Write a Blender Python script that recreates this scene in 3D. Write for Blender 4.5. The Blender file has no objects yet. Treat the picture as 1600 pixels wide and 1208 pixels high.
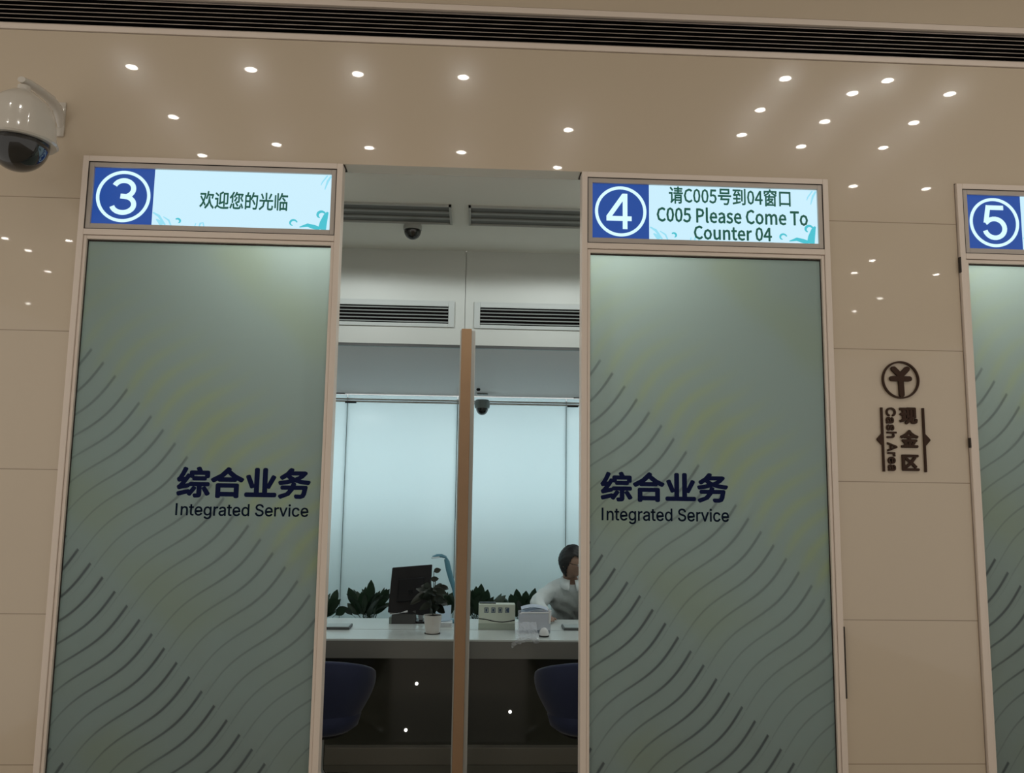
import bpy, bmesh, math, random
from mathutils import Vector, Matrix, Euler
random.seed(7)
S = bpy.context.scene
COL = S.collection
PI = math.pi

# ------------------------------------------------------------------ camera
CAM = Vector((1.7560, -3.6523, 1.6322))
YAW, PITCH, ROLL, FPX = 0.0466, 0.1262, 0.0142, 1300.0
FWD = Vector((math.sin(YAW) * math.cos(PITCH), math.cos(YAW) * math.cos(PITCH), math.sin(PITCH)))
_r = Vector((math.cos(YAW), -math.sin(YAW), 0))
_u = _r.cross(FWD)
RGT = math.cos(ROLL) * _r + math.sin(ROLL) * _u
UPV = -math.sin(ROLL) * _r + math.cos(ROLL) * _u
cam_data = bpy.data.cameras.new('camera')
cam_data.sensor_fit = 'HORIZONTAL'
cam_data.sensor_width = 36.0
cam_data.lens = FPX / 1600.0 * 36.0
cam_data.clip_start = 0.05
cam = bpy.data.objects.new('camera', cam_data)
COL.objects.link(cam)
M3 = Matrix((RGT, UPV, -FWD)).transposed()
cam.matrix_world = Matrix.Translation(CAM) @ M3.to_4x4()
S.camera = cam

# ------------------------------------------------------------------ world, exposure, large lights
S.view_settings.view_transform = 'Standard'
S.view_settings.look = 'None'
S.view_settings.gamma = 1.0
S.view_settings.use_curve_mapping = False
S.view_settings.exposure = 0.0
world = bpy.data.worlds.new('world')
S.world = world
world.use_nodes = True
bg = world.node_tree.nodes['Background']
bg.inputs[0].default_value = (1.0, 0.935, 0.85, 1)
bg.inputs[1].default_value = 0.68


def area(name, loc, rot, sx, sy, power, color):
    d = bpy.data.lights.new(name, 'AREA')
    d.shape = 'RECTANGLE'; d.size = sx; d.size_y = sy; d.energy = power; d.color = color
    o = bpy.data.objects.new(name, d); COL.objects.link(o)
    o.location = loc; o.rotation_euler = rot
    return o


def spot(name, loc, rot, power, color, size, blend=0.6, radius=0.04):
    d = bpy.data.lights.new(name, 'SPOT')
    d.energy = power; d.color = color; d.spot_size = size; d.spot_blend = blend; d.shadow_soft_size = radius
    o = bpy.data.objects.new(name, d); COL.objects.link(o)
    o.location = loc; o.rotation_euler = rot
    return o


COOL = (0.93, 1.0, 0.97)
# downlights in the booth ceilings, just behind the top inner corner of each frosted panel
for bx, pw in ((1.01, 15.5), (2.35, 15.5), (4.12, 15.5)):
    spot('booth_downlight', (bx, 0.44, 2.97), (0, 0, 0), pw, COOL, math.radians(178), 0.12, 0.05)
# unseen fill lights added over clerks and desk, to either side of the opening
area('added_clerk_fill', (-0.1, 2.7, 2.48), (0, 0, 0), 0.6, 0.6, 4, COOL)
area('added_desk_fill', (0.55, 1.75, 2.485), (0, 0, 0), 0.3, 0.3, 4, COOL)  # added to brighten the middle of the frosted panels from behind
area('added_desk_fill', (2.95, 1.75, 2.485), (0, 0, 0), 0.3, 0.3, 4, COOL)
area('added_desk_fill', (4.6, 1.75, 2.485), (0, 0, 0), 0.3, 0.3, 4, COOL)
area('added_clerk_fill', (3.75, 2.7, 2.48), (0, 0, 0), 0.6, 0.6, 5, COOL)
# the light box behind the frosted glass back wall
area('back_wall_light_box', (1.65, 4.50, 1.90), (math.radians(-90), 0, 0), 6.4, 1.2, 36, (0.96, 0.985, 1.0))


# ------------------------------------------------------------------ helpers
def ray(px, py):
    return FWD + RGT * ((px - 800) / FPX) - UPV * ((py - 604) / FPX)


def at_y(px, py, y):
    v = ray(px, py)
    return CAM + v * ((y - CAM.y) / v.y)


def at_z(px, py, z):
    v = ray(px, py)
    return CAM + v * ((z - CAM.z) / v.z)


MATS = {}


def mat(name, color, rough=0.5, metal=0.0, spec=0.5, emit=None, es=1.0, coat=0.0, alpha=1.0, noise=0.0, nscale=12.0, bump=0.0, sheen=0.0):
    if name in MATS:
        return MATS[name]
    m = bpy.data.materials.new(name); m.use_nodes = True
    nt = m.node_tree; b = nt.nodes['Principled BSDF']
    b.inputs['Base Color'].default_value = (*color, 1)
    b.inputs['Roughness'].default_value = rough
    b.inputs['Metallic'].default_value = metal
    b.inputs['Specular IOR Level'].default_value = spec
    b.inputs['Coat Weight'].default_value = coat
    b.inputs['Coat Roughness'].default_value = 0.02
    b.inputs['Alpha'].default_value = alpha
    b.inputs['Sheen Weight'].default_value = sheen
    if emit:
        b.inputs['Emission Color'].default_value = (*emit, 1)
        b.inputs['Emission Strength'].default_value = es
    if noise > 0 or bump > 0:
        tc = nt.nodes.new('ShaderNodeTexCoord'); n = nt.nodes.new('ShaderNodeTexNoise')
        n.inputs['Scale'].default_value = nscale; n.inputs['Detail'].default_value = 5
        nt.links.new(tc.outputs['Object'], n.inputs['Vector'])
        if noise > 0:
            mx = nt.nodes.new('ShaderNodeMixRGB'); mx.blend_type = 'MIX'
            mx.inputs[1].default_value = (*[c * (1 - noise) for c in color], 1)
            mx.inputs[2].default_value = (*[min(1, c * (1 + noise)) for c in color], 1)
            nt.links.new(n.outputs['Fac'], mx.inputs[0]); nt.links.new(mx.outputs[0], b.inputs['Base Color'])
        if bump > 0:
            bp = nt.nodes.new('ShaderNodeBump'); bp.inputs['Strength'].default_value = bump; bp.inputs['Distance'].default_value = 0.01
            nt.links.new(n.outputs['Fac'], bp.inputs['Height']); nt.links.new(bp.outputs[0], b.inputs['Normal'])
    MATS[name] = m
    return m


class Ex:
    """small math-node expression"""
    nt = None

    def __init__(self, s): self.s = s

    @staticmethod
    def op(o, *a):
        n = Ex.nt.nodes.new('ShaderNodeMath'); n.operation = o
        for i, v in enumerate(a):
            if isinstance(v, Ex): Ex.nt.links.new(v.s, n.inputs[i])
            else: n.inputs[i].default_value = v
        return Ex(n.outputs[0])

    def __add__(s, o): return Ex.op('ADD', s, o)
    def __radd__(s, o): return Ex.op('ADD', s, o)
    def __sub__(s, o): return Ex.op('SUBTRACT', s, o)
    def __rsub__(s, o): return Ex.op('SUBTRACT', o, s)
    def __mul__(s, o): return Ex.op('MULTIPLY', s, o)
    def __rmul__(s, o): return Ex.op('MULTIPLY', s, o)
    def __truediv__(s, o): return Ex.op('DIVIDE', s, o)


def sstep(x, a, b):
    n = Ex.nt.nodes.new('ShaderNodeMapRange'); n.interpolation_type = 'SMOOTHSTEP'
    for i, v in ((0, x), (1, a), (2, b)):
        if isinstance(v, Ex): Ex.nt.links.new(v.s, n.inputs[i])
        else: n.inputs[i].default_value = v
    n.inputs[3].default_value = 0; n.inputs[4].default_value = 1
    return Ex(n.outputs[0])


def mixc(f, a, b):
    n = Ex.nt.nodes.new('ShaderNodeMixRGB')
    if isinstance(f, Ex): Ex.nt.links.new(f.s, n.inputs[0])
    else: n.inputs[0].default_value = f
    for i, v in ((1, a), (2, b)):
        if hasattr(v, 'is_output'): Ex.nt.links.new(v, n.inputs[i])
        else: n.inputs[i].default_value = (*v, 1)
    return n.outputs[0]


def stone_material():
    m = mat('beige_polished_stone', (0.60, 0.49, 0.355), 0.20, coat=0.55)
    nt = m.node_tree; Ex.nt = nt; b = nt.nodes['Principled BSDF']
    tc = nt.nodes.new('ShaderNodeTexCoord'); sp = nt.nodes.new('ShaderNodeSeparateXYZ')
    nt.links.new(tc.outputs['Object'], sp.inputs[0]); z = Ex(sp.outputs[2])
    n = nt.nodes.new('ShaderNodeTexNoise'); n.inputs['Scale'].default_value = 1.6; n.inputs['Detail'].default_value = 6
    nt.links.new(tc.outputs['Object'], n.inputs['Vector'])
    base = mixc(Ex(n.outputs['Fac']), (0.60, 0.505, 0.385), (0.58, 0.485, 0.375))
    # horizontal panel joints every 0.6 m below the lintel line
    d = Ex.op('ABSOLUTE', Ex.op('FRACT', (z - 2.8999) / 0.6 + 10.5) - 0.5) * 0.6
    j = (1.0 - sstep(d, 0.0010, 0.0028)) * Ex.op('LESS_THAN', z, 2.95)
    nt.links.new(mixc(j * 0.7, base, (0.20, 0.145, 0.09)), b.inputs['Base Color'])
    return m


def frosted_material():
    """frosted film with printed wavy strokes; object coordinates: x right, z up from the pane's lower left corner"""
    m = bpy.data.materials.new('frosted_printed_glass'); m.use_nodes = True
    nt = m.node_tree; Ex.nt = nt; nt.nodes.remove(nt.nodes['Principled BSDF'])
    out = nt.nodes['Material Output']
    tc = nt.nodes.new('ShaderNodeTexCoord'); sp = nt.nodes.new('ShaderNodeSeparateXYZ')
    nt.links.new(tc.outputs['Object'], sp.inputs[0]); x = Ex(sp.outputs[0]); z = Ex(sp.outputs[2])
    r2 = 0.70710678
    a = (x + z) * r2                      # along the strokes (up and to the right)
    c = (x - z) * r2                      # across them
    TAU = 6.2831853
    PER, A0, SP = 0.590, 0.985, 0.0797    # length of one row of strokes, the line of its tips, stroke spacing
    q = (a + c * 0.025 - A0) / PER
    wob = Ex.op('SINE', q * TAU) * 0.021
    row = Ex.op('FLOOR', q); t = q - row                     # t: 0 at the row's foot, 1 at its dark tips

    def stroke(rowoff, u, w0):
        k = (c + wob) / SP + 40.10 + (row + (1.0 + rowoff)) * (-0.28)
        d = Ex.op('ABSOLUTE', Ex.op('FRACT', k) - 0.5)
        w = w0 * (1.0 - u * 0.55)
        return (1.0 - sstep(d, w * 0.4, w * 1.5)) * (1.0 - sstep(u, 0.0, 1.45))
    u1 = 1.0 - t
    main = stroke(0.0, u1, 0.076); tail = stroke(1.0, u1 + 1.0, 0.076)
    top1 = A0 + PER - 0.01
    low = 1.0 - sstep(a + c * 0.025, top1, top1 + 0.01); low2 = 1.0 - sstep(a + c * 0.025, top1 - PER, top1 - PER + 0.01)
    weak = 1.0 - sstep(a, 0.9, 1.35) * 0.42
    dark = Ex.op('MAXIMUM', main * low, tail * low2) * weak * 0.70
    k3 = (c + wob * 1.25) / 0.094 + 40.0
    soft = Ex.op('SINE', k3 * TAU) * 0.5 + 0.5
    upper = sstep(a, top1 - 0.05, top1 + 0.12) * (1.0 - sstep(a, top1 + 0.18, top1 + 0.55))
    n = nt.nodes.new('ShaderNodeTexNoise'); n.inputs['Scale'].default_value = 2.2; n.inputs['Detail'].default_value = 1
    nt.links.new(tc.outputs['Object'], n.inputs['Vector'])
    yel = soft * soft * upper * 0.42 * (1.0 - sstep(z, 2.0, 2.5) * 0.75)
    ol = sstep(t, 0.0, 0.2) * (1.0 - sstep(t, 0.2, 0.7)) * sstep(Ex(n.outputs['Fac']), 0.40, 0.62) * 0.30
    tr = mixc(ol, (0.56, 0.61, 0.58), (0.54, 0.57, 0.42)); tr = mixc(yel, tr, (0.58, 0.61, 0.37)); tr = mixc(dark, tr, (0.12, 0.13, 0.15))
    di = mixc(ol, (0.050, 0.048, 0.044), (0.054, 0.052, 0.036)); di = mixc(yel, di, (0.10, 0.105, 0.06)); di = mixc(dark, di, (0.018, 0.018, 0.021))
    D = nt.nodes.new('ShaderNodeBsdfDiffuse'); T = nt.nodes.new('ShaderNodeBsdfTranslucent'); G = nt.nodes.new('ShaderNodeBsdfGlossy')
    nt.links.new(di, D.inputs[0]); nt.links.new(tr, T.inputs[0])
    G.inputs['Roughness'].default_value = 0.45
    ad = nt.nodes.new('ShaderNodeAddShader'); nt.links.new(D.outputs[0], ad.inputs[0]); nt.links.new(T.outputs[0], ad.inputs[1])
    mx = nt.nodes.new('ShaderNodeMixShader'); mx.inputs[0].default_value = 0.02
    nt.links.new(ad.outputs[0], mx.inputs[1]); nt.links.new(G.outputs[0], mx.inputs[2])
    nt.links.new(mx.outputs[0], out.inputs[0])
    return m


STONE = stone_material()
FROST = frosted_material()
FRAME = mat('champagne_painted_metal', (0.78, 0.68, 0.60), 0.35, spec=0.5)
ALU = mat('brushed_grey_aluminium', (0.50, 0.45, 0.41), 0.38, 0.25)
DARK_JOINT = mat('dark_joint', (0.03, 0.022, 0.018), 0.7)
NAVY = mat('navy_vinyl', (0.006, 0.011, 0.055), 0.6, spec=0.06)
INK = mat('dark_blue_vinyl', (0.004, 0.010, 0.028), 0.6, spec=0.06)
SCREEN = mat('lit_screen', (0.02, 0.02, 0.02), 0.3, emit=(0.60, 0.87, 1.0), es=0.98)
BADGE = mat('lit_blue_field', (0.01, 0.02, 0.05), 0.3, emit=(0.012, 0.062, 0.30), es=1.0)
GLOW = mat('lit_pale_cyan_figure', (0.05, 0.05, 0.05), 0.3, emit=(0.66, 0.92, 1.0), es=1.05)
GREEN = mat('dark_green_screen_letters', (0.003, 0.02, 0.014), 0.4, emit=(0.003, 0.075, 0.052), es=1.0)
TEAL = mat('teal_screen_ornament', (0.01, 0.03, 0.04), 0.4, emit=(0.06, 0.52, 0.62), es=1.0)
TEAL2 = mat('pale_teal_screen_ornament', (0.01, 0.03, 0.04), 0.4, emit=(0.30, 0.72, 0.88), es=1.0)
BLACK = mat('black_void_paint', (0.004, 0.003, 0.003), 0.9, spec=0.1)
BLADE = mat('pale_blade_edge', (0.46, 0.40, 0.36), 0.35, 0.3)
BRONZE = mat('dark_bronze_metal', (0.050, 0.026, 0.017), 0.5, 0.0, spec=0.15)
WHITE_PAINT = mat('white_plaster', (0.80, 0.80, 0.75), 0.7)
PANEL_WHITE = mat('white_coated_panel', (0.60, 0.62, 0.60), 0.5)
DROP_GREY = mat('satin_grey_ceiling_panel', (0.68, 0.60, 0.57), 0.5)


def backlit_glass():
    m = bpy.data.materials.new('backlit_frosted_glass'); m.use_nodes = True
    nt = m.node_tree; nt.nodes.remove(nt.nodes['Principled BSDF'])
    D = nt.nodes.new('ShaderNodeBsdfDiffuse'); D.inputs[0].default_value = (0.30, 0.34, 0.34, 1)
    T = nt.nodes.new('ShaderNodeBsdfTranslucent'); T.inputs[0].default_value = (0.535, 0.605, 0.625, 1)
    G = nt.nodes.new('ShaderNodeBsdfGlossy'); G.inputs['Roughness'].default_value = 0.15
    ad = nt.nodes.new('ShaderNodeAddShader'); nt.links.new(D.outputs[0], ad.inputs[0]); nt.links.new(T.outputs[0], ad.inputs[1])
    mx = nt.nodes.new('ShaderNodeMixShader'); mx.inputs[0].default_value = 0.04
    nt.links.new(ad.outputs[0], mx.inputs[1]); nt.links.new(G.outputs[0], mx.inputs[2]); nt.links.new(mx.outputs[0], nt.nodes['Material Output'].inputs[0])
    return m


GLASSWALL = backlit_glass()
WHITE_SHELL = mat('white_enamel_shell', (0.60, 0.56, 0.50), 0.14, coat=0.6)
SMOKE = mat('smoked_dome', (0.012, 0.013, 0.014), 0.08, coat=0.5)
WOOD = mat('honey_brown_wood', (0.37, 0.215, 0.115), 0.4, noise=0.10, nscale=7)
DIVW = mat('pale_divider_laminate', (0.52, 0.52, 0.50), 0.4)
DESKTOP = mat('pale_grey_solid_surface', (0.64, 0.69, 0.68), 0.22)
FASCIA = mat('grey_desk_fascia', (0.22, 0.215, 0.20), 0.35)
DARKSTONE = mat('black_olive_gloss_panel', (0.055, 0.055, 0.042), 0.10)
PLINTH = mat('grey_brown_plinth', (0.22, 0.20, 0.165), 0.4)
FLOORB = mat('booth_floor_stone', (0.16, 0.145, 0.115), 0.20, noise=0.08, nscale=3)
FLOORH = mat('hall_floor_stone', (0.42, 0.36, 0.27), 0.12, noise=0.06, nscale=2)
CEIL = mat('warm_white_ceiling', (0.62, 0.57, 0.49), 0.7)
LENS = mat('lamp_lens', (0.9, 0.9, 0.9), 0.3, emit=(1.0, 0.97, 0.90), es=75.0)
CHROME = mat('chrome', (0.75, 0.75, 0.75), 0.08, 1.0)
BLUEFAB = mat('navy_blue_upholstery', (0.012, 0.019, 0.065), 0.75, noise=0.1, nscale=60, sheen=0.2)
BLACKPL = mat('black_plastic', (0.008, 0.008, 0.010), 0.4, spec=0.3)
DGREY = mat('dark_grey_plastic', (0.075, 0.08, 0.082), 0.45)
LEAF = mat('dark_green_leaf', (0.022, 0.048, 0.026), 0.38, noise=0.25, nscale=20)
LEAF2 = mat('blackish_green_leaf', (0.020, 0.028, 0.020), 0.32, noise=0.25, nscale=25)
STEM = mat('dark_stem', (0.03, 0.035, 0.02), 0.6)
SOIL = mat('dark_potting_soil', (0.018, 0.013, 0.010), 0.9, noise=0.3, nscale=60)
POT = mat('white_ceramic_pot', (0.70, 0.66, 0.63), 0.3)
PLANTER = mat('grey_planter', (0.22, 0.23, 0.22), 0.5)
LAMPBLUE = mat('blue_grey_lamp_plastic', (0.10, 0.27, 0.36), 0.3)
PAPER = mat('white_paper', (0.75, 0.76, 0.78), 0.7)
BOXW = mat('off_white_card', (0.62, 0.67, 0.58), 0.5)
ICON = mat('slate_blue_print', (0.045, 0.085, 0.16), 0.5)
SKIN = mat('skin', (0.30, 0.185, 0.135), 0.5)
HAIR = mat('black_hair', (0.008, 0.008, 0.009), 0.5, noise=0.4, nscale=90)
SHIRT = mat('white_shirt_cloth', (0.68, 0.74, 0.75), 0.8, bump=0.25, nscale=26)
TROUSER = mat('dark_trouser_cloth', (0.02, 0.022, 0.03), 0.85)
MOUSEW = mat('white_gloss_plastic', (0.78, 0.78, 0.80), 0.2)


def glassy(name, tint, fac):
    m = bpy.data.materials.new(name); m.use_nodes = True
    nt = m.node_tree; nt.nodes.remove(nt.nodes['Principled BSDF'])
    tr = nt.nodes.new('ShaderNodeBsdfTransparent'); tr.inputs[0].default_value = (1, 1, 1, 1)
    pr = nt.nodes.new('ShaderNodeBsdfPrincipled'); pr.inputs['Base Color'].default_value = (*tint, 1); pr.inputs['Roughness'].default_value = 0.12
    mx = nt.nodes.new('ShaderNodeMixShader'); mx.inputs[0].default_value = fac
    nt.links.new(tr.outputs[0], mx.inputs[1]); nt.links.new(pr.outputs[0], mx.inputs[2]); nt.links.new(mx.outputs[0], nt.nodes['Material Output'].inputs[0])
    return m


CLEARPL = glassy('clear_plastic', (0.80, 0.83, 0.92), 0.6)
BAGPL = glassy('crumpled_film', (0.80, 0.82, 0.88), 0.42)
BRACKETGL = glassy('grey_clear_bracket', (0.30, 0.36, 0.36), 0.55)


class MB:
    def __init__(s): s.bm = bmesh.new(); s.slot = 0

    def box(s, x0, x1, y0, y1, z0, z1, bev=0.0, mi=None):
        r = bmesh.ops.create_cube(s.bm, size=1.0)
        vs = r['verts']
        for v in vs:
            v.co = Vector(((x0 + x1) / 2 + v.co.x * (x1 - x0), (y0 + y1) / 2 + v.co.y * (y1 - y0), (z0 + z1) / 2 + v.co.z * (z1 - z0)))
        fs = list({f for v in vs for f in v.link_faces})
        if mi is not None:
            for f in fs: f.material_index = mi
        if bev > 0:
            es = list({e for v in vs for e in v.link_edges})
            bmesh.ops.bevel(s.bm, geom=es, offset=bev, segments=2, affect='EDGES', profile=0.5)
        return s

    def obox(s, center, axes, half, bev=0.0, mi=None):
        """oriented box"""
        n0 = len(s.bm.verts)
        s.box(-half[0], half[0], -half[1], half[1], -half[2], half[2], bev, mi)
        s.bm.verts.ensure_lookup_table()
        A = Matrix(axes).transposed()
        for v in s.bm.verts[n0:]: v.co = Vector(center) + A @ v.co
        return s

    def lathe(s, prof, seg=32, o=(0, 0, 0), axis='z', cap=True):
        rings = []
        for (r, h) in prof:
            ring = []
            for i in range(seg):
                t = 2 * PI * i / seg
                p = (r * math.cos(t), r * math.sin(t), h)
                if axis == 'y': p = (r * math.cos(t), h, r * math.sin(t))
                if axis == 'x': p = (h, r * math.cos(t), r * math.sin(t))
                ring.append(s.bm.verts.new(Vector(o) + Vector(p)))
            rings.append(ring)
        for a, b in zip(rings, rings[1:]):
            for i in range(seg):
                s.bm.faces.new((a[i], a[(i + 1) % seg], b[(i + 1) % seg], b[i]))
        if cap:
            s.bm.faces.new(rings[0]); s.bm.faces.new(rings[-1])
        return s

    def tube(s, pts, rad, seg=10, flat=1.0, cap=True):
        pts = [Vector(p) for p in pts]
        rads = rad if isinstance(rad, (list, tuple)) else [rad] * len(pts)
        rings = []; up = None
        for i, p in enumerate(pts):
            d = (pts[min(i + 1, len(pts) - 1)] - pts[max(i - 1, 0)]).normalized()
            if up is None: up = Vector((0, 0, 1)) if abs(d.z) < 0.9 else Vector((0, 1, 0))
            sd = d.cross(up).normalized(); up = sd.cross(d).normalized()
            rings.append([s.bm.verts.new(p + (sd * math.cos(2 * PI * k / seg) + up * flat * math.sin(2 * PI * k / seg)) * rads[i]) for k in range(seg)])
        for a, b in zip(rings, rings[1:]):
            for i in range(seg): s.bm.faces.new((a[i], a[(i + 1) % seg], b[(i + 1) % seg], b[i]))
        if cap:
            s.bm.faces.new(rings[0]); s.bm.faces.new(rings[-1])
        return s

    def prism(s, poly, y0, y1):
        """polygon given in x, z; extruded along y"""
        a = [s.bm.verts.new((p[0], y0, p[1])) for p in poly]; b = [s.bm.verts.new((p[0], y1, p[1])) for p in poly]
        n = len(poly)
        s.bm.faces.new(a); s.bm.faces.new(b)
        for i in range(n): s.bm.faces.new((a[i], a[(i + 1) % n], b[(i + 1) % n], b[i]))
        return s

    def ring(s, cx, cz, r0, r1, y0, y1, seg=64):
        v = []
        for i in range(seg):
            t = 2 * PI * i / seg; c, q = math.cos(t), math.sin(t)
            v.append([s.bm.verts.new((cx + r * c, y, cz + r * q)) for (r, y) in ((r0, y0), (r1, y0), (r1, y1), (r0, y1))])
        for i in range(seg):
            A, B = v[i], v[(i + 1) % seg]
            for k in range(4): s.bm.faces.new((A[k], A[(k + 1) % 4], B[(k + 1) % 4], B[k]))
        return s

    def hframe(s, x0, x1, z0, z1, w, y0, y1, bev=0.0):
        """rectangular frame in the x, z plane; w = (left, right, bottom, top)"""
        l, r, b, t = w
        s.box(x0, x0 + l, y0, y1, z0, z1, bev); s.box(x1 - r, x1, y0, y1, z0, z1, bev)
        s.box(x0 + l, x1 - r, y0, y1, z0, z0 + b, bev); s.box(x0 + l, x1 - r, y0, y1, z1 - t, z1, bev)
        return s

    def leaf(s, base, d, length, width, droop=0.3, seg=7, twist=0.0, side=None, stalk=0.0):
        """an arched leaf blade of two sides, d = starting direction"""
        d = Vector(d).normalized(); p = Vector(base)
        sd = d.cross(Vector((0, 0, 1)))
        sd = sd.normalized() if sd.length > 1e-3 else Vector((1, 0, 0))
        if side is not None: sd = (Vector(side) - d * Vector(side).dot(d)).normalized()
        sd = Matrix.Rotation(twist, 3, d) @ sd
        rows = []
        for i in range(seg + 1):
            t = i / seg
            ts = max(0.0, (t - stalk) / (1 - stalk)); w = width * (math.sin(PI * min(1, ts ** 0.85)) ** 0.75) + 0.0018
            nrm = sd.cross(d).normalized()
            rows.append([s.bm.verts.new(p - sd * w - nrm * 0.12 * w), s.bm.verts.new(p - nrm * 0.0), s.bm.verts.new(p + sd * w - nrm * 0.12 * w)])
            p = p + d * (length / seg)
            d = (d + Vector((0, 0, -1)) * droop / seg * (0.5 + t)).normalized()
        for a, b in zip(rows, rows[1:]):
            for k in range(2): s.bm.faces.new((a[k], a[k + 1], b[k + 1], b[k]))
        return s

    def build(s, name, m, parent=None, smooth=False, mods=None, local=False, origin=None):
        bmesh.ops.recalc_face_normals(s.bm, faces=s.bm.faces)
        me = bpy.data.meshes.new(name)
        off = Vector((0, 0, 0))
        if parent is not None and not local:
            q = parent
            while q is not None: off += q.location; q = q.parent
        if origin is not None: off = Vector(origin)
        if off.length > 0: bmesh.ops.translate(s.bm, verts=s.bm.verts, vec=-off)
        s.bm.to_mesh(me); s.bm.free()
        for mm in (m if isinstance(m, (list, tuple)) else [m]): me.materials.append(mm)
        if smooth:
            me.polygons.foreach_set('use_smooth', [True] * len(me.polygons))
            try: me.set_sharp_from_angle(angle=math.radians(40))
            except Exception: pass
        o = bpy.data.objects.new(name, me); COL.objects.link(o)
        if origin is not None:
            q = parent; po = Vector((0, 0, 0))
            while q is not None: po += q.location; q = q.parent
            o.location = Vector(origin) - po
        if parent is not None: o.parent = parent
        return o


def tag(o, label, cat, group=None):
    o['label'] = label; o['category'] = cat
    if group: o['group'] = group
    return o


def thing(name, label, cat, loc, group=None, rz=0.0):
    o = bpy.data.objects.new(name, None); COL.objects.link(o)
    o.empty_display_size = 0.1
    o.location = loc; o.rotation_euler = (0, 0, rz)
    return tag(o, label, cat, group)


def struct(o):
    o['kind'] = 'structure'
    return o


def copy_tree(o, parent=None):
    c = o.copy(); COL.objects.link(c)
    if parent is not None:
        c.parent = parent
    for ch in list(o.children): copy_tree(ch, c)
    return c


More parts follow.
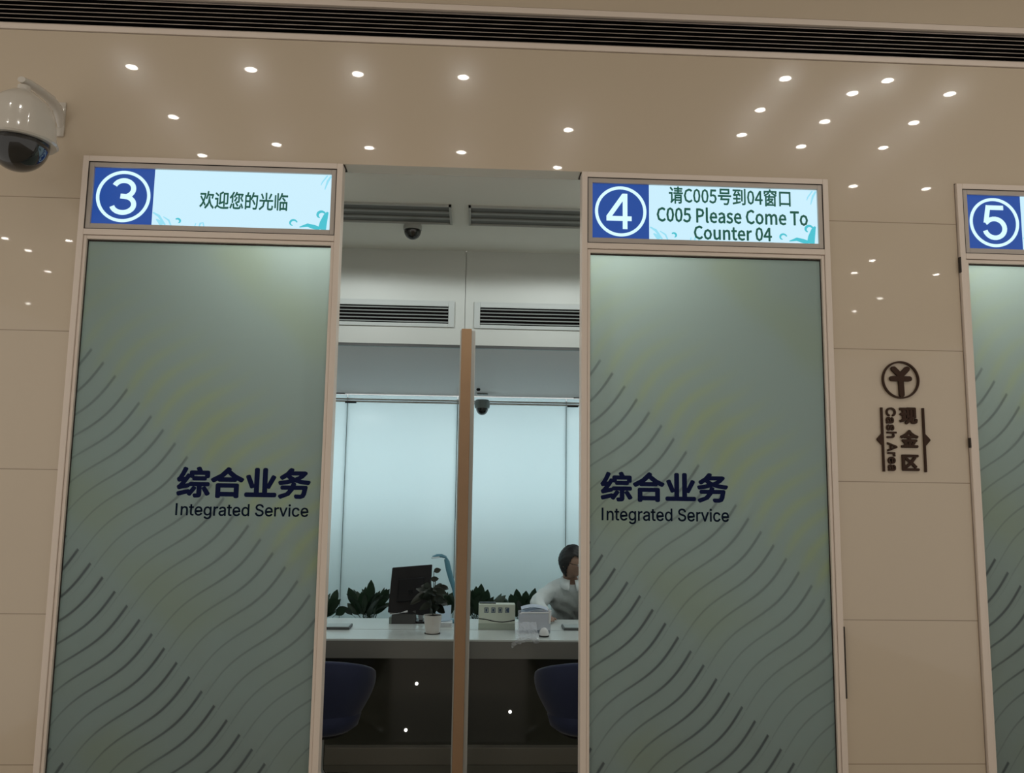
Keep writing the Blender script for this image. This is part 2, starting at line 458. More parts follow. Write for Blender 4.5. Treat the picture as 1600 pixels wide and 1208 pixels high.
GLYPHS = {   # letter outlines, thousandths of the letter size
    'Integrated Service': '118,0 118,509 182,509 182,0;414,227 414,0 353,0 353,379 412,379 412,287 403,287 424,332 453,362 487,379 528,384 564,380 595,369 621,349 641,321 653,285 658,240 658,0 596,0 596,235 591,275 573,304 546,323 510,329 484,326 461,317 442,303 427,283 417,257;914,379 914,327 717,327 717,379;775,471 836,471 836,98 839,76 846,61 860,53 881,50 895,51 912,54 923,2 902,-3 878,-4 835,2 802,21 782,52 775,93;1150,-8 1098,-2 1054,16 1019,46 993,85 977,132 972,187 977,242 993,290 1018,329 1053,359 1094,378 1143,384 1203,374 1231,361 1257,341 1278,315 1295,282 1305,242 1309,194 1309,169 1012,169 1012,221 1276,221 1247,202 1244,237 1235,269 1220,294 1200,314 1174,326 1143,330 1111,326 1084,313 1062,294 1046,270 1037,241 1033,211 1033,178 1037,139 1048,106 1065,80 1089,61 1117,50 1150,46 1191,53 1223,73 1243,105 1302,91 1291,63 1273,39 1249,19 1220,4 1187,-5;1548,-151 1509,-148 1475,-140 1424,-110 1392,-69 1443,-41 1463,-66 1496,-88 1548,-97 1590,-92 1624,-75 1645,-47 1653,-6 1653,68 1648,68 1628,41 1594,16 1568,8 1536,5 1493,10 1454,27 1421,53 1397,90 1381,136 1376,191 1381,246 1396,293 1421,332 1454,361 1493,378 1537,384 1570,382 1595,373 1630,346 1649,319 1654,319 1654,379 1714,379 1714,-9 1708,-54 1692,-90 1666,-117 1632,-136 1592,-147;1546,59 1578,63 1605,75 1626,95 1641,121 1651,154 1654,193 1651,231 1642,264 1626,291 1605,312 1579,325 1546,330 1514,325 1487,312 1465,290 1450,262 1441,229 1438,193 1441,155 1450,123 1466,96 1487,76 1514,63;1819,0 1819,379 1878,379 1878,321 1882,321 1896,347 1919,367 1947,380 1980,385 1996,384 2010,384 2010,322 1996,324 1973,326 1948,323 1926,315 1907,301 1892,284 1883,262 1880,237 1880,0;2185,-9 2151,-5 2120,5 2094,22 2073,45 2060,73 2056,108 2059,138 2069,161 2084,179 2103,193 2151,211 2204,220 2259,227 2291,235 2299,243 2301,255 2301,257 2292,297 2265,322 2221,331 2175,322 2143,301 2126,274 2067,291 2083,322 2104,346 2130,364 2159,375 2220,384 2265,379 2311,360 2332,343 2348,320 2359,290 2362,251 2362,0 2302,0 2302,52 2298,52 2278,25 2241,1;2196,45 2227,49 2253,59 2274,74 2289,93 2298,115 2301,138 2301,190 2285,182 2257,176 2226,171 2201,168 2160,159 2129,139 2120,124 2117,105 2128,72 2155,52;2619,379 2619,327 2421,327 2421,379;2480,471 2541,471 2541,98 2543,76 2551,61 2564,53 2585,50 2600,51 2617,54 2628,2 2607,-3 2583,-4 2539,2 2507,21 2486,52 2480,93;2854,-8 2803,-2 2759,16 2724,46 2698,85 2682,132 2676,187 2682,242 2698,290 2723,329 2757,359 2799,378 2847,384 2908,374 2936,361 2961,341 2983,315 2999,282 3010,242 3013,194 3013,169 2717,169 2717,221 2980,221 2952,202 2949,237 2940,269 2925,294 2905,314 2879,326 2847,330 2815,326 2788,313 2767,294 2751,270 2741,241 2738,211 2738,178 2742,139 2753,106 2770,80 2793,61 2822,50 2855,46 2896,53 2928,73 2948,105 3007,91 2995,63 2977,39 2953,19 2925,4 2891,-5;3241,-8 3197,-2 3158,16 3125,45 3101,84 3085,133 3080,189 3085,245 3101,293 3125,332 3158,361 3197,378 3242,384 3274,381 3299,373 3333,346 3352,319 3357,319 3357,509 3418,509 3418,0 3359,0 3359,59 3353,59 3333,31 3298,4 3273,-5;3251,47 3282,51 3309,65 3330,86 3346,115 3355,150 3358,189 3355,229 3346,263 3331,291 3309,312 3283,325 3251,330 3218,325 3191,311 3170,290 3154,261 3145,227 3142,189 3145,151 3155,117 3170,88 3191,66 3218,51;3882,-9 3830,-4 3786,9 3749,31 3722,60 3704,96 3696,137 3763,137 3769,110 3782,88 3801,71 3825,59 3882,49 3915,52 3944,60 3969,74 3988,92 4000,114 4004,139 4000,161 3990,179 3954,205 3903,222 3842,239 3786,260 3744,289 3719,326 3710,372 3716,413 3733,448 3760,476 3796,498 3838,511 3885,516 3933,511 3974,498 4009,476 4035,449 4052,415 4059,378 3996,378 3985,412 3960,437 3926,453 3883,459 3852,456 3826,448 3803,435 3787,418 3777,398 3773,376 3777,352 3789,334 3828,308 3871,293 3922,279 3970,264 4017,238 4053,198 4063,171 4067,139 4061,99 4045,64 4018,34 3982,11 3936,-4;4317,-8 4265,-2 4222,16 4187,46 4160,85 4144,132 4139,187 4144,242 4160,290 4186,329 4220,359 4262,378 4310,384 4371,374 4399,361 4424,341 4445,315 4462,282 4472,242 4476,194 4476,169 4180,169 4180,221 4443,221 4414,202 4411,237 4403,269 4388,294 4367,314 4341,326 4310,330 4278,326 4251,313 4230,294 4214,270 4204,241 4201,211 4201,178 4204,139 4215,106 4233,80 4256,61 4284,50 4317,46 4358,53 4390,73 4410,105 4470,91 4458,63 4440,39 4416,19 4387,4 4354,-5;4561,0 4561,379 4620,379 4620,321 4624,321 4639,347 4661,367 4690,380 4722,385 4738,384 4752,384 4752,322 4739,324 4716,326 4690,323 4668,315 4649,301 4635,284 4625,262 4622,237 4622,0;4930,0 4785,379 4852,379 4933,155 4955,87 4973,21 4952,21 4971,87 4992,155 5073,379 5139,379 4994,0;5210,0 5210,379 5271,379 5271,0;5241,443 5225,446 5211,455 5201,468 5198,483 5201,499 5211,512 5225,521 5241,524 5257,521 5271,512 5280,499 5283,483 5280,468 5271,455 5257,446;5531,-8 5483,-2 5440,16 5406,46 5380,85 5363,133 5358,187 5363,243 5380,291 5406,330 5440,360 5483,378 5531,384 5584,377 5629,356 5664,322 5685,277 5626,262 5614,289 5594,311 5566,325 5531,330 5497,325 5469,310 5447,287 5432,258 5423,224 5420,187 5423,151 5432,117 5447,89 5469,66 5497,51 5531,46 5566,52 5594,66 5615,89 5628,117 5687,102 5665,56 5630,21 5584,-1;5931,-8 5880,-2 5836,16 5801,46 5775,85 5759,132 5753,187 5759,242 5775,290 5800,329 5834,359 5876,378 5925,384 5985,374 6013,361 6039,341 6060,315 6076,282 6087,242 6090,194 6090,169 5794,169 5794,221 6057,221 6029,202 6026,237 6017,269 6002,294 5982,314 5956,326 5925,330 5893,326 5866,313 5844,294 5828,270 5819,241 5815,211 5815,178 5819,139 5830,106 5847,80 5870,61 5899,50 5932,46 5973,53 6005,73 6025,105 6084,91 6073,63 6054,39 6031,19 6002,4 5969,-5',
    'Cash Area': '267,-7 205,1 150,25 104,63 70,115 48,179 40,254 48,329 70,393 104,445 150,484 205,508 267,516 340,504 373,490 402,471 427,447 448,418 463,385 473,348 408,348 389,395 357,428 315,449 267,456 223,450 184,432 150,403 125,364 109,314 103,254 109,194 125,145 151,105 184,76 223,59 267,53 315,60 357,81 389,114 408,160 473,160 463,124 448,91 428,62 402,38 373,19 341,5 305,-4;670,-9 636,-5 604,5 578,22 558,45 545,73 540,108 544,138 553,161 568,179 588,193 635,211 688,220 744,227 775,235 783,243 786,255 786,257 777,297 750,322 706,331 659,322 628,301 610,274 551,291 567,322 589,346 614,364 643,375 704,384 749,379 796,360 816,343 832,320 843,290 847,251 847,0 787,0 787,52 783,52 762,25 725,1;680,45 712,49 738,59 759,74 773,93 783,115 786,138 786,190 770,182 741,176 710,171 686,168 644,159 614,139 605,124 602,105 612,72 640,52;1081,-8 1044,-5 1011,3 984,18 961,38 945,63 935,94 993,107 1004,79 1023,60 1049,49 1081,45 1116,50 1144,62 1161,81 1167,103 1164,121 1153,136 1136,147 1111,155 1048,170 1003,186 971,208 952,237 946,274 951,305 964,332 986,354 1014,370 1048,381 1086,384 1123,381 1153,372 1178,358 1198,339 1223,290 1167,277 1158,298 1142,316 1119,328 1087,333 1056,329 1030,317 1013,299 1008,277 1012,258 1023,243 1071,223 1129,209 1174,194 1206,171 1224,142 1230,107 1226,75 1212,47 1189,24 1159,6 1123,-5;1378,227 1378,0 1317,0 1317,509 1378,509 1378,287 1367,287 1388,332 1416,362 1451,379 1492,384 1528,380 1559,369 1585,349 1605,321 1617,285 1621,240 1621,0 1560,0 1560,235 1554,275 1537,304 1510,323 1474,329 1448,326 1425,317 1406,303 1391,283 1381,257;1878,0 2064,509 2138,509 2325,0 2257,0 2149,302 2126,372 2094,478 2107,478 2075,371 2053,302 1947,0;1972,142 1972,199 2232,199 2232,142;2394,0 2394,379 2453,379 2453,321 2457,321 2472,347 2494,367 2523,380 2555,385 2571,384 2585,384 2585,322 2572,324 2549,326 2523,323 2501,315 2482,301 2468,284 2458,262 2455,237 2455,0;2813,-8 2761,-2 2718,16 2683,46 2657,85 2640,132 2635,187 2640,242 2656,290 2682,329 2716,359 2758,378 2806,384 2867,374 2895,361 2920,341 2942,315 2958,282 2969,242 2972,194 2972,169 2676,169 2676,221 2939,221 2911,202 2908,237 2899,269 2884,294 2863,314 2837,326 2806,330 2774,326 2747,313 2726,294 2710,270 2700,241 2697,211 2697,178 2700,139 2711,106 2729,80 2752,61 2780,50 2813,46 2855,53 2886,73 2906,105 2966,91 2954,63 2936,39 2912,19 2883,4 2850,-5;3165,-9 3130,-5 3099,5 3073,22 3052,45 3039,73 3035,108 3038,138 3048,161 3063,179 3082,193 3130,211 3183,220 3238,227 3270,235 3278,243 3280,255 3280,257 3271,297 3245,322 3200,331 3154,322 3122,301 3105,274 3046,291 3062,322 3083,346 3109,364 3138,375 3199,384 3244,379 3291,360 3311,343 3327,320 3338,290 3341,251 3341,0 3281,0 3281,52 3277,52 3257,25 3220,1;3175,45 3207,49 3233,59 3253,74 3268,93 3277,115 3280,138 3280,190 3264,182 3236,176 3205,171 3180,168 3139,159 3108,139 3100,124 3097,105 3107,72 3135,52',
    '综合业务': '172,188 172,165 299,165 299,188;173,78 149,41 121,8 141,-8 197,70;272,69 315,-5 339,7 294,78;16,19 21,-6 131,22 128,44;137,124 137,101 223,101 223,1 217,-4 183,-4 191,-26 237,-23 247,-14 249,1 249,101 331,101 331,124;211,289 228,251 143,251 143,192 167,192 167,228 303,228 303,192 329,192 329,251 257,251 236,296;21,148 79,158 42,110 28,94 16,86 24,64 126,88 126,110 60,98 99,150 136,207 115,219 93,181 47,176 76,226 102,283 78,293 53,232 33,194 23,179 13,172;531,295 459,221 364,168 383,145 437,173 437,155 614,155 614,179 671,148 689,172 611,212 543,268 554,283;447,180 490,212 527,249 568,211 612,180;419,113 419,-27 445,-27 445,-8 609,-8 609,-26 636,-26 636,113;445,17 445,90 609,90 609,17;999,213 941,91 963,80 1023,201;729,206 777,83 803,92 754,214;905,290 905,16 846,16 846,290 819,290 819,16 721,16 721,-10 1030,-10 1030,16 932,16 932,290;1207,133 1200,99 1095,99 1095,76 1192,76 1147,23 1070,-5 1085,-27 1170,9 1220,76 1326,76 1317,24 1305,1 1290,-2 1237,0 1245,-23 1298,-24 1326,-14 1342,16 1354,87 1355,99 1227,99 1234,131;1311,236 1275,207 1229,185 1192,205 1164,231 1169,236;1184,294 1145,247 1082,203 1098,183 1147,216 1170,193 1199,174 1134,158 1067,148 1077,125 1154,138 1228,160 1295,140 1372,129 1387,153 1319,160 1259,173 1313,206 1352,249 1336,259 1332,258 1189,258 1211,289',
    '欢迎您的光临': '19,193 81,102 48,51 9,15 27,-5 64,30 96,76 123,26 144,43 110,103 134,170 150,250 134,255 130,254 18,254 18,230 123,230 111,177 94,129 37,207;192,294 176,221 150,162 171,147 188,179 201,217 302,217 287,166 308,160 332,237 314,242 310,241 208,241 217,290;221,196 221,172 207,82 125,-11 144,-29 206,28 236,90 269,19 322,-28 340,-6 278,53 245,148 246,171 246,196;374,257 436,210 453,228 390,273;438,172 367,172 367,147 412,147 412,35 389,19 364,-5 381,-28 407,3 428,16 443,9 462,-4 503,-19 558,-23 679,-20 687,7 559,1 507,4 467,18 438,37;568,268 568,17 592,17 592,245 648,245 648,88 643,82 609,82 617,59 661,63 670,72 673,87 673,268;470,55 561,89 559,112 499,94 499,246 565,276 546,295 475,260 475,103 469,85 458,75;864,197 845,162 819,132 839,117 866,150 888,191;916,226 916,123 911,118 875,118 884,96 929,99 939,108 942,123 942,226;961,188 1004,117 1027,129 982,198;792,75 792,14 803,-14 845,-21 929,-21 964,-11 975,34 951,44 946,10 927,3 846,3 823,5 818,15 818,75;845,91 895,29 917,42 866,102;969,71 992,29 1006,-9 1031,0 1016,39 993,80;753,74 717,-2 742,-14 776,64;864,294 841,246 808,208 828,191 865,238 997,238 980,204 1002,199 1031,257 1013,262 1009,261 877,261 889,288;797,295 759,238 713,193 730,172 764,206 764,94 789,94 789,237 820,287;1244,148 1297,66 1320,80 1264,160;1134,295 1120,238 1081,238 1081,-19 1105,-19 1105,9 1203,9 1203,238 1144,238 1163,290;1105,214 1179,214 1179,140 1105,140;1105,33 1105,117 1179,117 1179,33;1260,296 1238,225 1206,168 1228,153 1261,215 1350,215 1342,64 1329,8 1314,2 1262,5 1271,-21 1323,-21 1339,-17 1351,-7 1367,56 1375,225 1376,239 1270,239 1285,290;1449,268 1474,223 1490,181 1516,190 1498,233 1473,277;1679,281 1635,190 1657,182 1706,271;1561,294 1561,160 1420,160 1420,136 1513,136 1492,49 1412,-6 1429,-28 1516,36 1541,136 1606,136 1606,11 1614,-19 1646,-27 1697,-27 1727,-13 1737,45 1712,56 1708,8 1695,-2 1649,-2 1635,0 1632,11 1632,136 1732,136 1732,160 1588,160 1588,294;1780,252 1780,18 1805,18 1805,252;1839,290 1839,-25 1864,-25 1864,290;1954,200 2014,145 2032,164 1972,215;1935,296 1910,227 1873,172 1896,158 1938,228 2084,228 2084,254 1949,254 1961,291;1975,15 1925,15 1925,107 1975,107;1999,15 1999,107 2048,107 2048,15;1900,132 1900,-28 1925,-28 1925,-9 2048,-9 2048,-26 2074,-26 2074,132',
    '请C005号到04窗口': '37,270 90,216 107,235 54,286;15,184 15,159 67,159 67,31 61,12 50,1 64,-22 138,39 129,61 92,34 92,184;173,74 283,74 283,46 173,46;173,93 173,120 283,120 283,93;215,294 215,267 134,267 134,246 215,246 215,224 143,224 143,205 215,205 215,181 123,181 123,160 336,160 336,181 241,181 241,205 315,205 315,224 241,224 241,246 325,246 325,267 241,267 241,294;148,140 148,-28 173,-28 173,26 283,26 283,2 277,-4 237,-4 245,-27 295,-22 305,-14 308,1 308,140;482,-5 526,5 561,32 543,53 516,32 484,24 425,52 404,129 426,205 485,233 514,226 537,209 555,230 526,252 484,261 403,226 370,128 402,31;671,-5 729,29 751,129 729,229 671,261 613,229 591,129 613,29;671,21 635,47 622,129 635,211 671,236 706,211 720,129 706,47;865,-5 923,29 945,129 923,229 865,261 807,229 785,129 807,29;865,21 830,47 816,129 830,211 865,236 901,211 914,129 901,47;1054,-5 1112,18 1138,83 1115,146 1061,165 1022,155 1029,229 1125,229 1125,257 1001,257 992,137 1009,126 1030,137 1052,141 1091,126 1105,83 1090,38 1051,22 1013,31 988,50 972,29 1004,6;1248,256 1414,256 1414,209 1248,209;1221,280 1221,186 1442,186 1442,280;1179,154 1179,130 1251,130 1228,67 1411,67 1401,20 1389,0 1372,-4 1312,-1 1321,-26 1380,-27 1398,-25 1411,-18 1427,13 1441,79 1442,91 1267,91 1280,130 1483,130 1483,154;1731,264 1731,52 1756,52 1756,264;1800,289 1800,13 1799,7 1793,5 1747,6 1757,-21 1812,-15 1823,-6 1826,13 1826,289;1528,15 1534,-11 1709,23 1708,47 1634,33 1634,88 1704,88 1704,111 1634,111 1634,149 1610,149 1610,111 1541,111 1541,88 1610,88 1610,29;1548,154 1679,169 1692,148 1711,161 1659,236 1639,225 1666,190 1576,182 1617,248 1711,248 1711,271 1532,271 1532,248 1587,248 1556,194 1540,179;1954,-5 2012,29 2034,129 2012,229 1954,261 1896,229 1874,129 1896,29;1954,21 1919,47 1905,129 1919,211 1954,236 1990,211 2003,129 1990,47;2170,0 2200,0 2200,71 2235,71 2235,96 2200,96 2200,257 2165,257 2058,92 2058,71 2170,71;2170,96 2091,96 2150,184 2171,222 2172,222 2170,175;2375,236 2328,207 2276,187 2289,167 2345,190 2395,223;2447,221 2551,164 2569,181 2463,236;2397,201 2374,165 2303,165 2303,-29 2329,-29 2329,-14 2515,-14 2515,-27 2542,-27 2542,165 2402,165 2424,195;2329,6 2329,145 2515,145 2515,6;2373,77 2417,57 2381,40 2342,29 2354,12 2397,26 2437,47 2482,18 2495,33 2453,59 2476,83 2492,111 2478,118 2474,117 2395,117 2404,135 2384,138 2367,111 2341,85 2357,73 2383,100 2464,100 2435,69 2386,90;2395,289 2407,264 2272,264 2272,209 2299,209 2299,243 2541,243 2541,210 2568,210 2568,264 2438,264 2422,296;2640,257 2640,-19 2667,-19 2667,11 2874,11 2874,-18 2902,-18 2902,257;2667,37 2667,231 2874,231 2874,37',
    'C005 Please Come To': '132,-5 176,5 211,32 193,53 166,32 133,24 75,52 54,129 76,205 134,233 164,226 187,209 204,230 175,252 134,261 53,226 20,128 52,31;321,-5 379,29 401,129 379,229 321,261 262,229 241,129 262,29;321,21 285,47 272,129 285,211 321,236 356,211 370,129 356,47;515,-5 573,29 595,129 573,229 515,261 457,229 435,129 457,29;515,21 480,47 466,129 480,211 515,236 550,211 564,129 550,47;704,-5 762,18 788,83 765,146 710,165 672,155 679,229 775,229 775,257 651,257 642,137 659,126 680,137 702,141 741,126 755,83 739,38 701,22 663,31 638,50 621,29 654,6;920,0 952,0 952,102 995,102 1063,121 1089,181 1063,240 993,257 920,257;952,129 952,230 989,230 1040,220 1057,181 1041,141 991,129;1172,-5 1191,-2 1186,23 1180,22 1173,25 1171,36 1171,279 1139,279 1139,38 1147,7;1315,-5 1350,1 1377,15 1366,36 1344,25 1319,21 1274,39 1256,88 1384,88 1385,106 1365,171 1309,195 1250,168 1224,95 1251,22;1255,110 1274,154 1310,169 1345,154 1357,110;1476,-5 1509,3 1539,23 1540,23 1543,0 1569,0 1569,117 1554,174 1503,195 1461,187 1429,170 1441,148 1467,162 1498,168 1529,154 1537,120 1448,97 1421,49 1436,10;1485,21 1461,28 1451,51 1470,82 1537,99 1537,46 1511,28;1679,-5 1730,12 1748,52 1729,90 1690,110 1662,122 1649,143 1658,162 1685,170 1708,165 1728,153 1743,173 1717,189 1684,195 1636,179 1619,141 1636,105 1674,86 1704,72 1717,50 1708,29 1680,20 1650,27 1624,43 1608,22 1640,3;1870,-5 1905,1 1932,15 1921,36 1899,25 1874,21 1829,39 1811,88 1939,88 1940,106 1920,171 1864,195 1805,168 1779,95 1806,22;1810,110 1829,154 1865,169 1900,154 1912,110;2165,-5 2210,5 2244,32 2226,53 2199,32 2167,24 2108,52 2087,129 2109,205 2168,233 2197,226 2220,209 2238,230 2209,252 2167,261 2086,226 2054,128 2085,31;2363,-5 2424,22 2451,95 2424,169 2363,195 2301,169 2275,95 2301,22;2363,22 2323,42 2308,95 2323,148 2363,168 2403,148 2418,95 2403,42;2501,0 2533,0 2533,138 2558,160 2581,167 2608,155 2616,116 2616,0 2648,0 2648,138 2673,160 2696,167 2723,155 2731,116 2731,0 2763,0 2763,120 2749,176 2706,195 2673,185 2643,159 2625,185 2590,195 2559,186 2531,162 2530,162 2527,190 2501,190;2902,-5 2937,1 2965,15 2953,36 2931,25 2906,21 2862,39 2843,88 2971,88 2972,106 2953,171 2896,195 2838,168 2811,95 2838,22;2842,110 2861,154 2897,169 2932,154 2944,110;3154,0 3187,0 3187,229 3264,229 3264,257 3076,257 3076,229 3154,229;3381,-5 3443,22 3469,95 3443,169 3381,195 3320,169 3293,95 3320,22;3381,22 3341,42 3326,95 3341,148 3381,168 3421,148 3437,95 3421,42',
    'Counter 04': '132,-5 176,5 211,32 193,53 166,32 133,24 75,52 54,129 76,205 134,233 164,226 187,209 204,230 175,252 134,261 53,226 20,128 52,31;329,-5 391,22 417,95 391,169 329,195 268,169 242,95 268,22;329,22 290,42 275,95 290,148 329,168 369,148 385,95 369,42;523,-5 558,5 586,30 587,30 590,0 616,0 616,190 584,190 584,55 559,31 533,23 506,35 497,74 497,190 465,190 465,70 479,14;680,0 713,0 713,138 738,160 764,167 792,155 800,116 800,0 832,0 832,120 818,176 774,195 739,186 710,162 707,190 680,190;953,-5 989,2 982,27 961,21 938,31 931,58 931,164 983,164 983,190 931,190 931,244 905,244 901,190 871,188 871,164 900,164 900,59 911,13;1103,-5 1138,1 1165,15 1154,36 1132,25 1106,21 1062,39 1043,88 1172,88 1173,106 1153,171 1097,195 1038,168 1012,95 1038,22;1043,110 1062,154 1098,169 1132,154 1145,110;1220,0 1252,0 1252,122 1275,156 1300,166 1318,163 1324,191 1304,195 1274,184 1250,155 1249,155 1246,190 1220,190;1499,-5 1557,29 1579,129 1557,229 1499,261 1441,229 1419,129 1441,29;1499,21 1464,47 1450,129 1464,211 1499,236 1535,211 1548,129 1535,47;1715,0 1745,0 1745,71 1780,71 1780,96 1745,96 1745,257 1710,257 1603,92 1603,71 1715,71;1715,96 1637,96 1695,184 1716,222 1717,222 1715,175',
    '现': '151,277 151,91 176,91 176,254 283,254 283,91 308,91 308,277;15,35 21,9 140,45 137,70 91,56 91,145 128,145 128,169 91,169 91,246 135,246 135,270 19,270 19,246 66,246 66,169 25,169 25,145 66,145 66,49;216,224 216,157 199,70 116,-10 133,-29 199,24 231,85 231,11 239,-13 265,-19 297,-19 326,-5 334,50 313,61 309,12 297,1 268,1 258,4 256,14 256,97 234,97 241,156 241,224',
    '金': '69,76 102,12 125,22 91,85;257,85 220,20 240,12 282,75;175,297 105,228 11,183 29,159 84,184 84,165 160,165 160,117 40,117 40,93 160,93 160,6 24,6 24,-18 327,-18 327,6 188,6 188,93 311,93 311,117 188,117 188,165 265,165 265,187 322,160 340,183 258,220 190,274 199,286;261,189 93,189 137,219 175,255 215,220',
    '区': '325,275 34,275 34,-18 333,-18 333,8 60,8 60,250 325,250;91,205 177,129 130,87 79,52 100,32 149,69 195,112 270,32 292,51 213,131 281,223 256,233 194,148 110,220',
}


def text_mesh(name, string, m, x0, x1, z0, z1, y, depth, bold=0.0, parent=None, rot=0.0):
    """lettering whose outline box is x0..x1, z0..z1 on the plane y, raised towards -y by depth; bold thickens the strokes"""
    cu = bpy.data.curves.new(name, 'CURVE'); cu.dimensions = '2D'; cu.fill_mode = 'BOTH'; cu.extrude = 0.5
    for part in GLYPHS[string].split(';'):
        pts = [tuple(int(q) / 1000 for q in p.split(',')) for p in part.split()]
        sp = cu.splines.new('POLY'); sp.points.add(len(pts) - 1); sp.use_cyclic_u = True
        for q, p in zip(sp.points, pts): q.co = (p[0], p[1], 0, 1)
    to = bpy.data.objects.new(name, cu); COL.objects.link(to)
    dg = bpy.context.evaluated_depsgraph_get()
    src = bpy.data.meshes.new_from_object(to.evaluated_get(dg))
    bpy.data.objects.remove(to); bpy.data.curves.remove(cu)
    bm = bmesh.new()
    for k in range(8 if bold else 1):
        n0 = len(bm.verts); bm.from_mesh(src); bm.verts.ensure_lookup_table()
        if bold:
            for v in bm.verts[n0:]: v.co.x += bold * math.cos(k * PI / 4); v.co.y += bold * math.sin(k * PI / 4); v.co.z = v.co.z * (1 - 0.04 * k)
    me = bpy.data.meshes.new(name); bm.to_mesh(me); bm.free(); bpy.data.meshes.remove(src)
    co = [v.co.copy() for v in me.vertices]
    if rot: R_ = Matrix.Rotation(rot, 3, 'Z'); co = [R_ @ q for q in co]
    ax0, ax1 = min(q.x for q in co), max(q.x for q in co); ay0, ay1 = min(q.y for q in co), max(q.y for q in co)
    off = Vector((0, 0, 0)); q = parent
    while q is not None: off += q.location; q = q.parent
    for v, q in zip(me.vertices, co):
        v.co = Vector((x0 + (q.x - ax0) / (ax1 - ax0) * (x1 - x0), y - depth * (q.z + 0.5), z0 + (q.y - ay0) / (ay1 - ay0) * (z1 - z0))) - off
    me.materials.append(m)
    o = bpy.data.objects.new(name, me); COL.objects.link(o); o.parent = parent
    return o


# ------------------------------------------------------------------ main measures
W = 1.1473
X3, X4, X5 = 0.0, 2.2328, 3.9933
ZT, SFT, SFB, GT = 3.0943, 3.0664, 2.7608, 2.7123
GAP = 0.004
HALL_C = 4.30
XL, XR = -1.3, 6.3
YB = 3.95          # back wall of the clerks' area
YK = 1.33          # bulkhead
ZU = 2.50          # low ceiling behind it
ZC = 3.10          # booth ceiling

# ------------------------------------------------------------------ the setting
m = MB()
m.box(XL, X3 - GAP, 0, 0.10, 0, ZT + GAP)
m.box(X4 + W + GAP, X5 - GAP, 0, 0.10, 0, ZT + GAP)
m.box(X5 + W + GAP, XR, 0, 0.10, 0, ZT + GAP)
VB, VT = 3.685, 3.895   # opening of the long grille
m.box(XL, XR, 0, 0.10, ZT + GAP, VB)
m.box(XL, XR, 0, 0.10, VT, HALL_C)
struct(m.build('wall_front', STONE))
struct(MB().box(XL, XR, 0.1, 0.35, ZT + 0.10, HALL_C).build('trim_1', BLACK))
struct(MB().box(XL, XR, -12, 0, -0.1, 0).build('floor', FLOORH))
struct(MB().box(XL, XR, 0, YB + 0.7, -0.1, 0).build('floor_booth', FLOORB))
struct(MB().box(XL - 4, XR + 4, -12, 0, HALL_C, HALL_C + 0.1).build('ceiling', CEIL))
struct(MB().box(XL, XR, 0.10, YK, ZC, ZC + 0.08).build('ceiling_booth', WHITE_PAINT))
struct(MB().box(XL, XR, YK + 0.06, YB + 0.7, ZU, ZU + 0.08).build('ceiling_low', DROP_GREY))
struct(MB().box(XL - 0.1, XL, 0.0, YB + 0.7, 0, HALL_C).build('wall_left', WHITE_PAINT))
struct(MB().box(XR, XR + 0.1, 0.0, YB + 0.7, 0, HALL_C).build('wall_right', WHITE_PAINT))
# bulkhead in two sheets with a fine joint, plus its shadow gap
m = MB()
JX = at_y(727, 470, YK).x
m.box(XL, JX - 0.0015, YK, YK + 0.02, ZU + 0.012, ZC); m.box(JX + 0.0015, XR, YK, YK + 0.02, ZU + 0.012, ZC)
m.box(XL, XR, YK + 0.02, YK + 0.06, ZU, ZC)
struct(m.build('wall_bulkhead', PANEL_WHITE))
struct(MB().box(3.66, 3.72, 0.10, 1.42, 0, ZC).build('wall_booth', WHITE_PAINT))
struct(MB().box(XL, XR, YK + 0.005, YK + 0.02, ZU - 0.004, ZU + 0.012).build('trim_2', DGREY))
# back wall: large back-painted glass sheets with fine open joints
struct(MB().box(XL, XR, YB + 0.62, YB + 0.7, 0, ZU + 0.08).build('wall_back', WHITE_PAINT))
m = MB(); js = [XL, 0.613, 1.614, 2.615, 3.616, 4.617, XR]
for a, b in zip(js, js[1:]): m.box(a + 0.003, b - 0.003, YB, YB + 0.008, 0.0, ZU - 0.006)
struct(m.build('wall_back_glass', GLASSWALL))
m = MB()
for b in js[1:-1]: m.box(b - 0.004, b + 0.004, YB + 0.009, YB + 0.02, 0.0, ZU - 0.03)
struct(m.build('trim_5', DGREY))
# rail along the top of the glass wall
zr0, zr1 = at_y(640, 629, YB - 0.08).z, at_y(640, 616, YB - 0.08).z
m = MB()
m.box(XL, XR, YB - 0.05, YB - 0.002, zr0, zr0 + 0.012); m.box(XL, XR, YB - 0.05, YB - 0.002, zr0 + 0.022, zr0 + 0.032)
struct(m.build('trim_3', ALU))
m = MB()
for px, py in ((548, 628), (895, 634)):
    p = at_y(px, py, YB - 0.06); m.box(p.x - 0.05, p.x + 0.05, YB - 0.065, YB - 0.045, zr0 - 0.012, zr0 + 0.001)
for px, py in ((532, 615), (905, 622)):
    p = at_y(px, py, YB - 0.06); m.box(p.x - 0.05, p.x + 0.04, YB - 0.065, YB - 0.045, zr1 - 0.006, zr1 + 0.012)
struct(m.build('trim_4', BLACKPL))

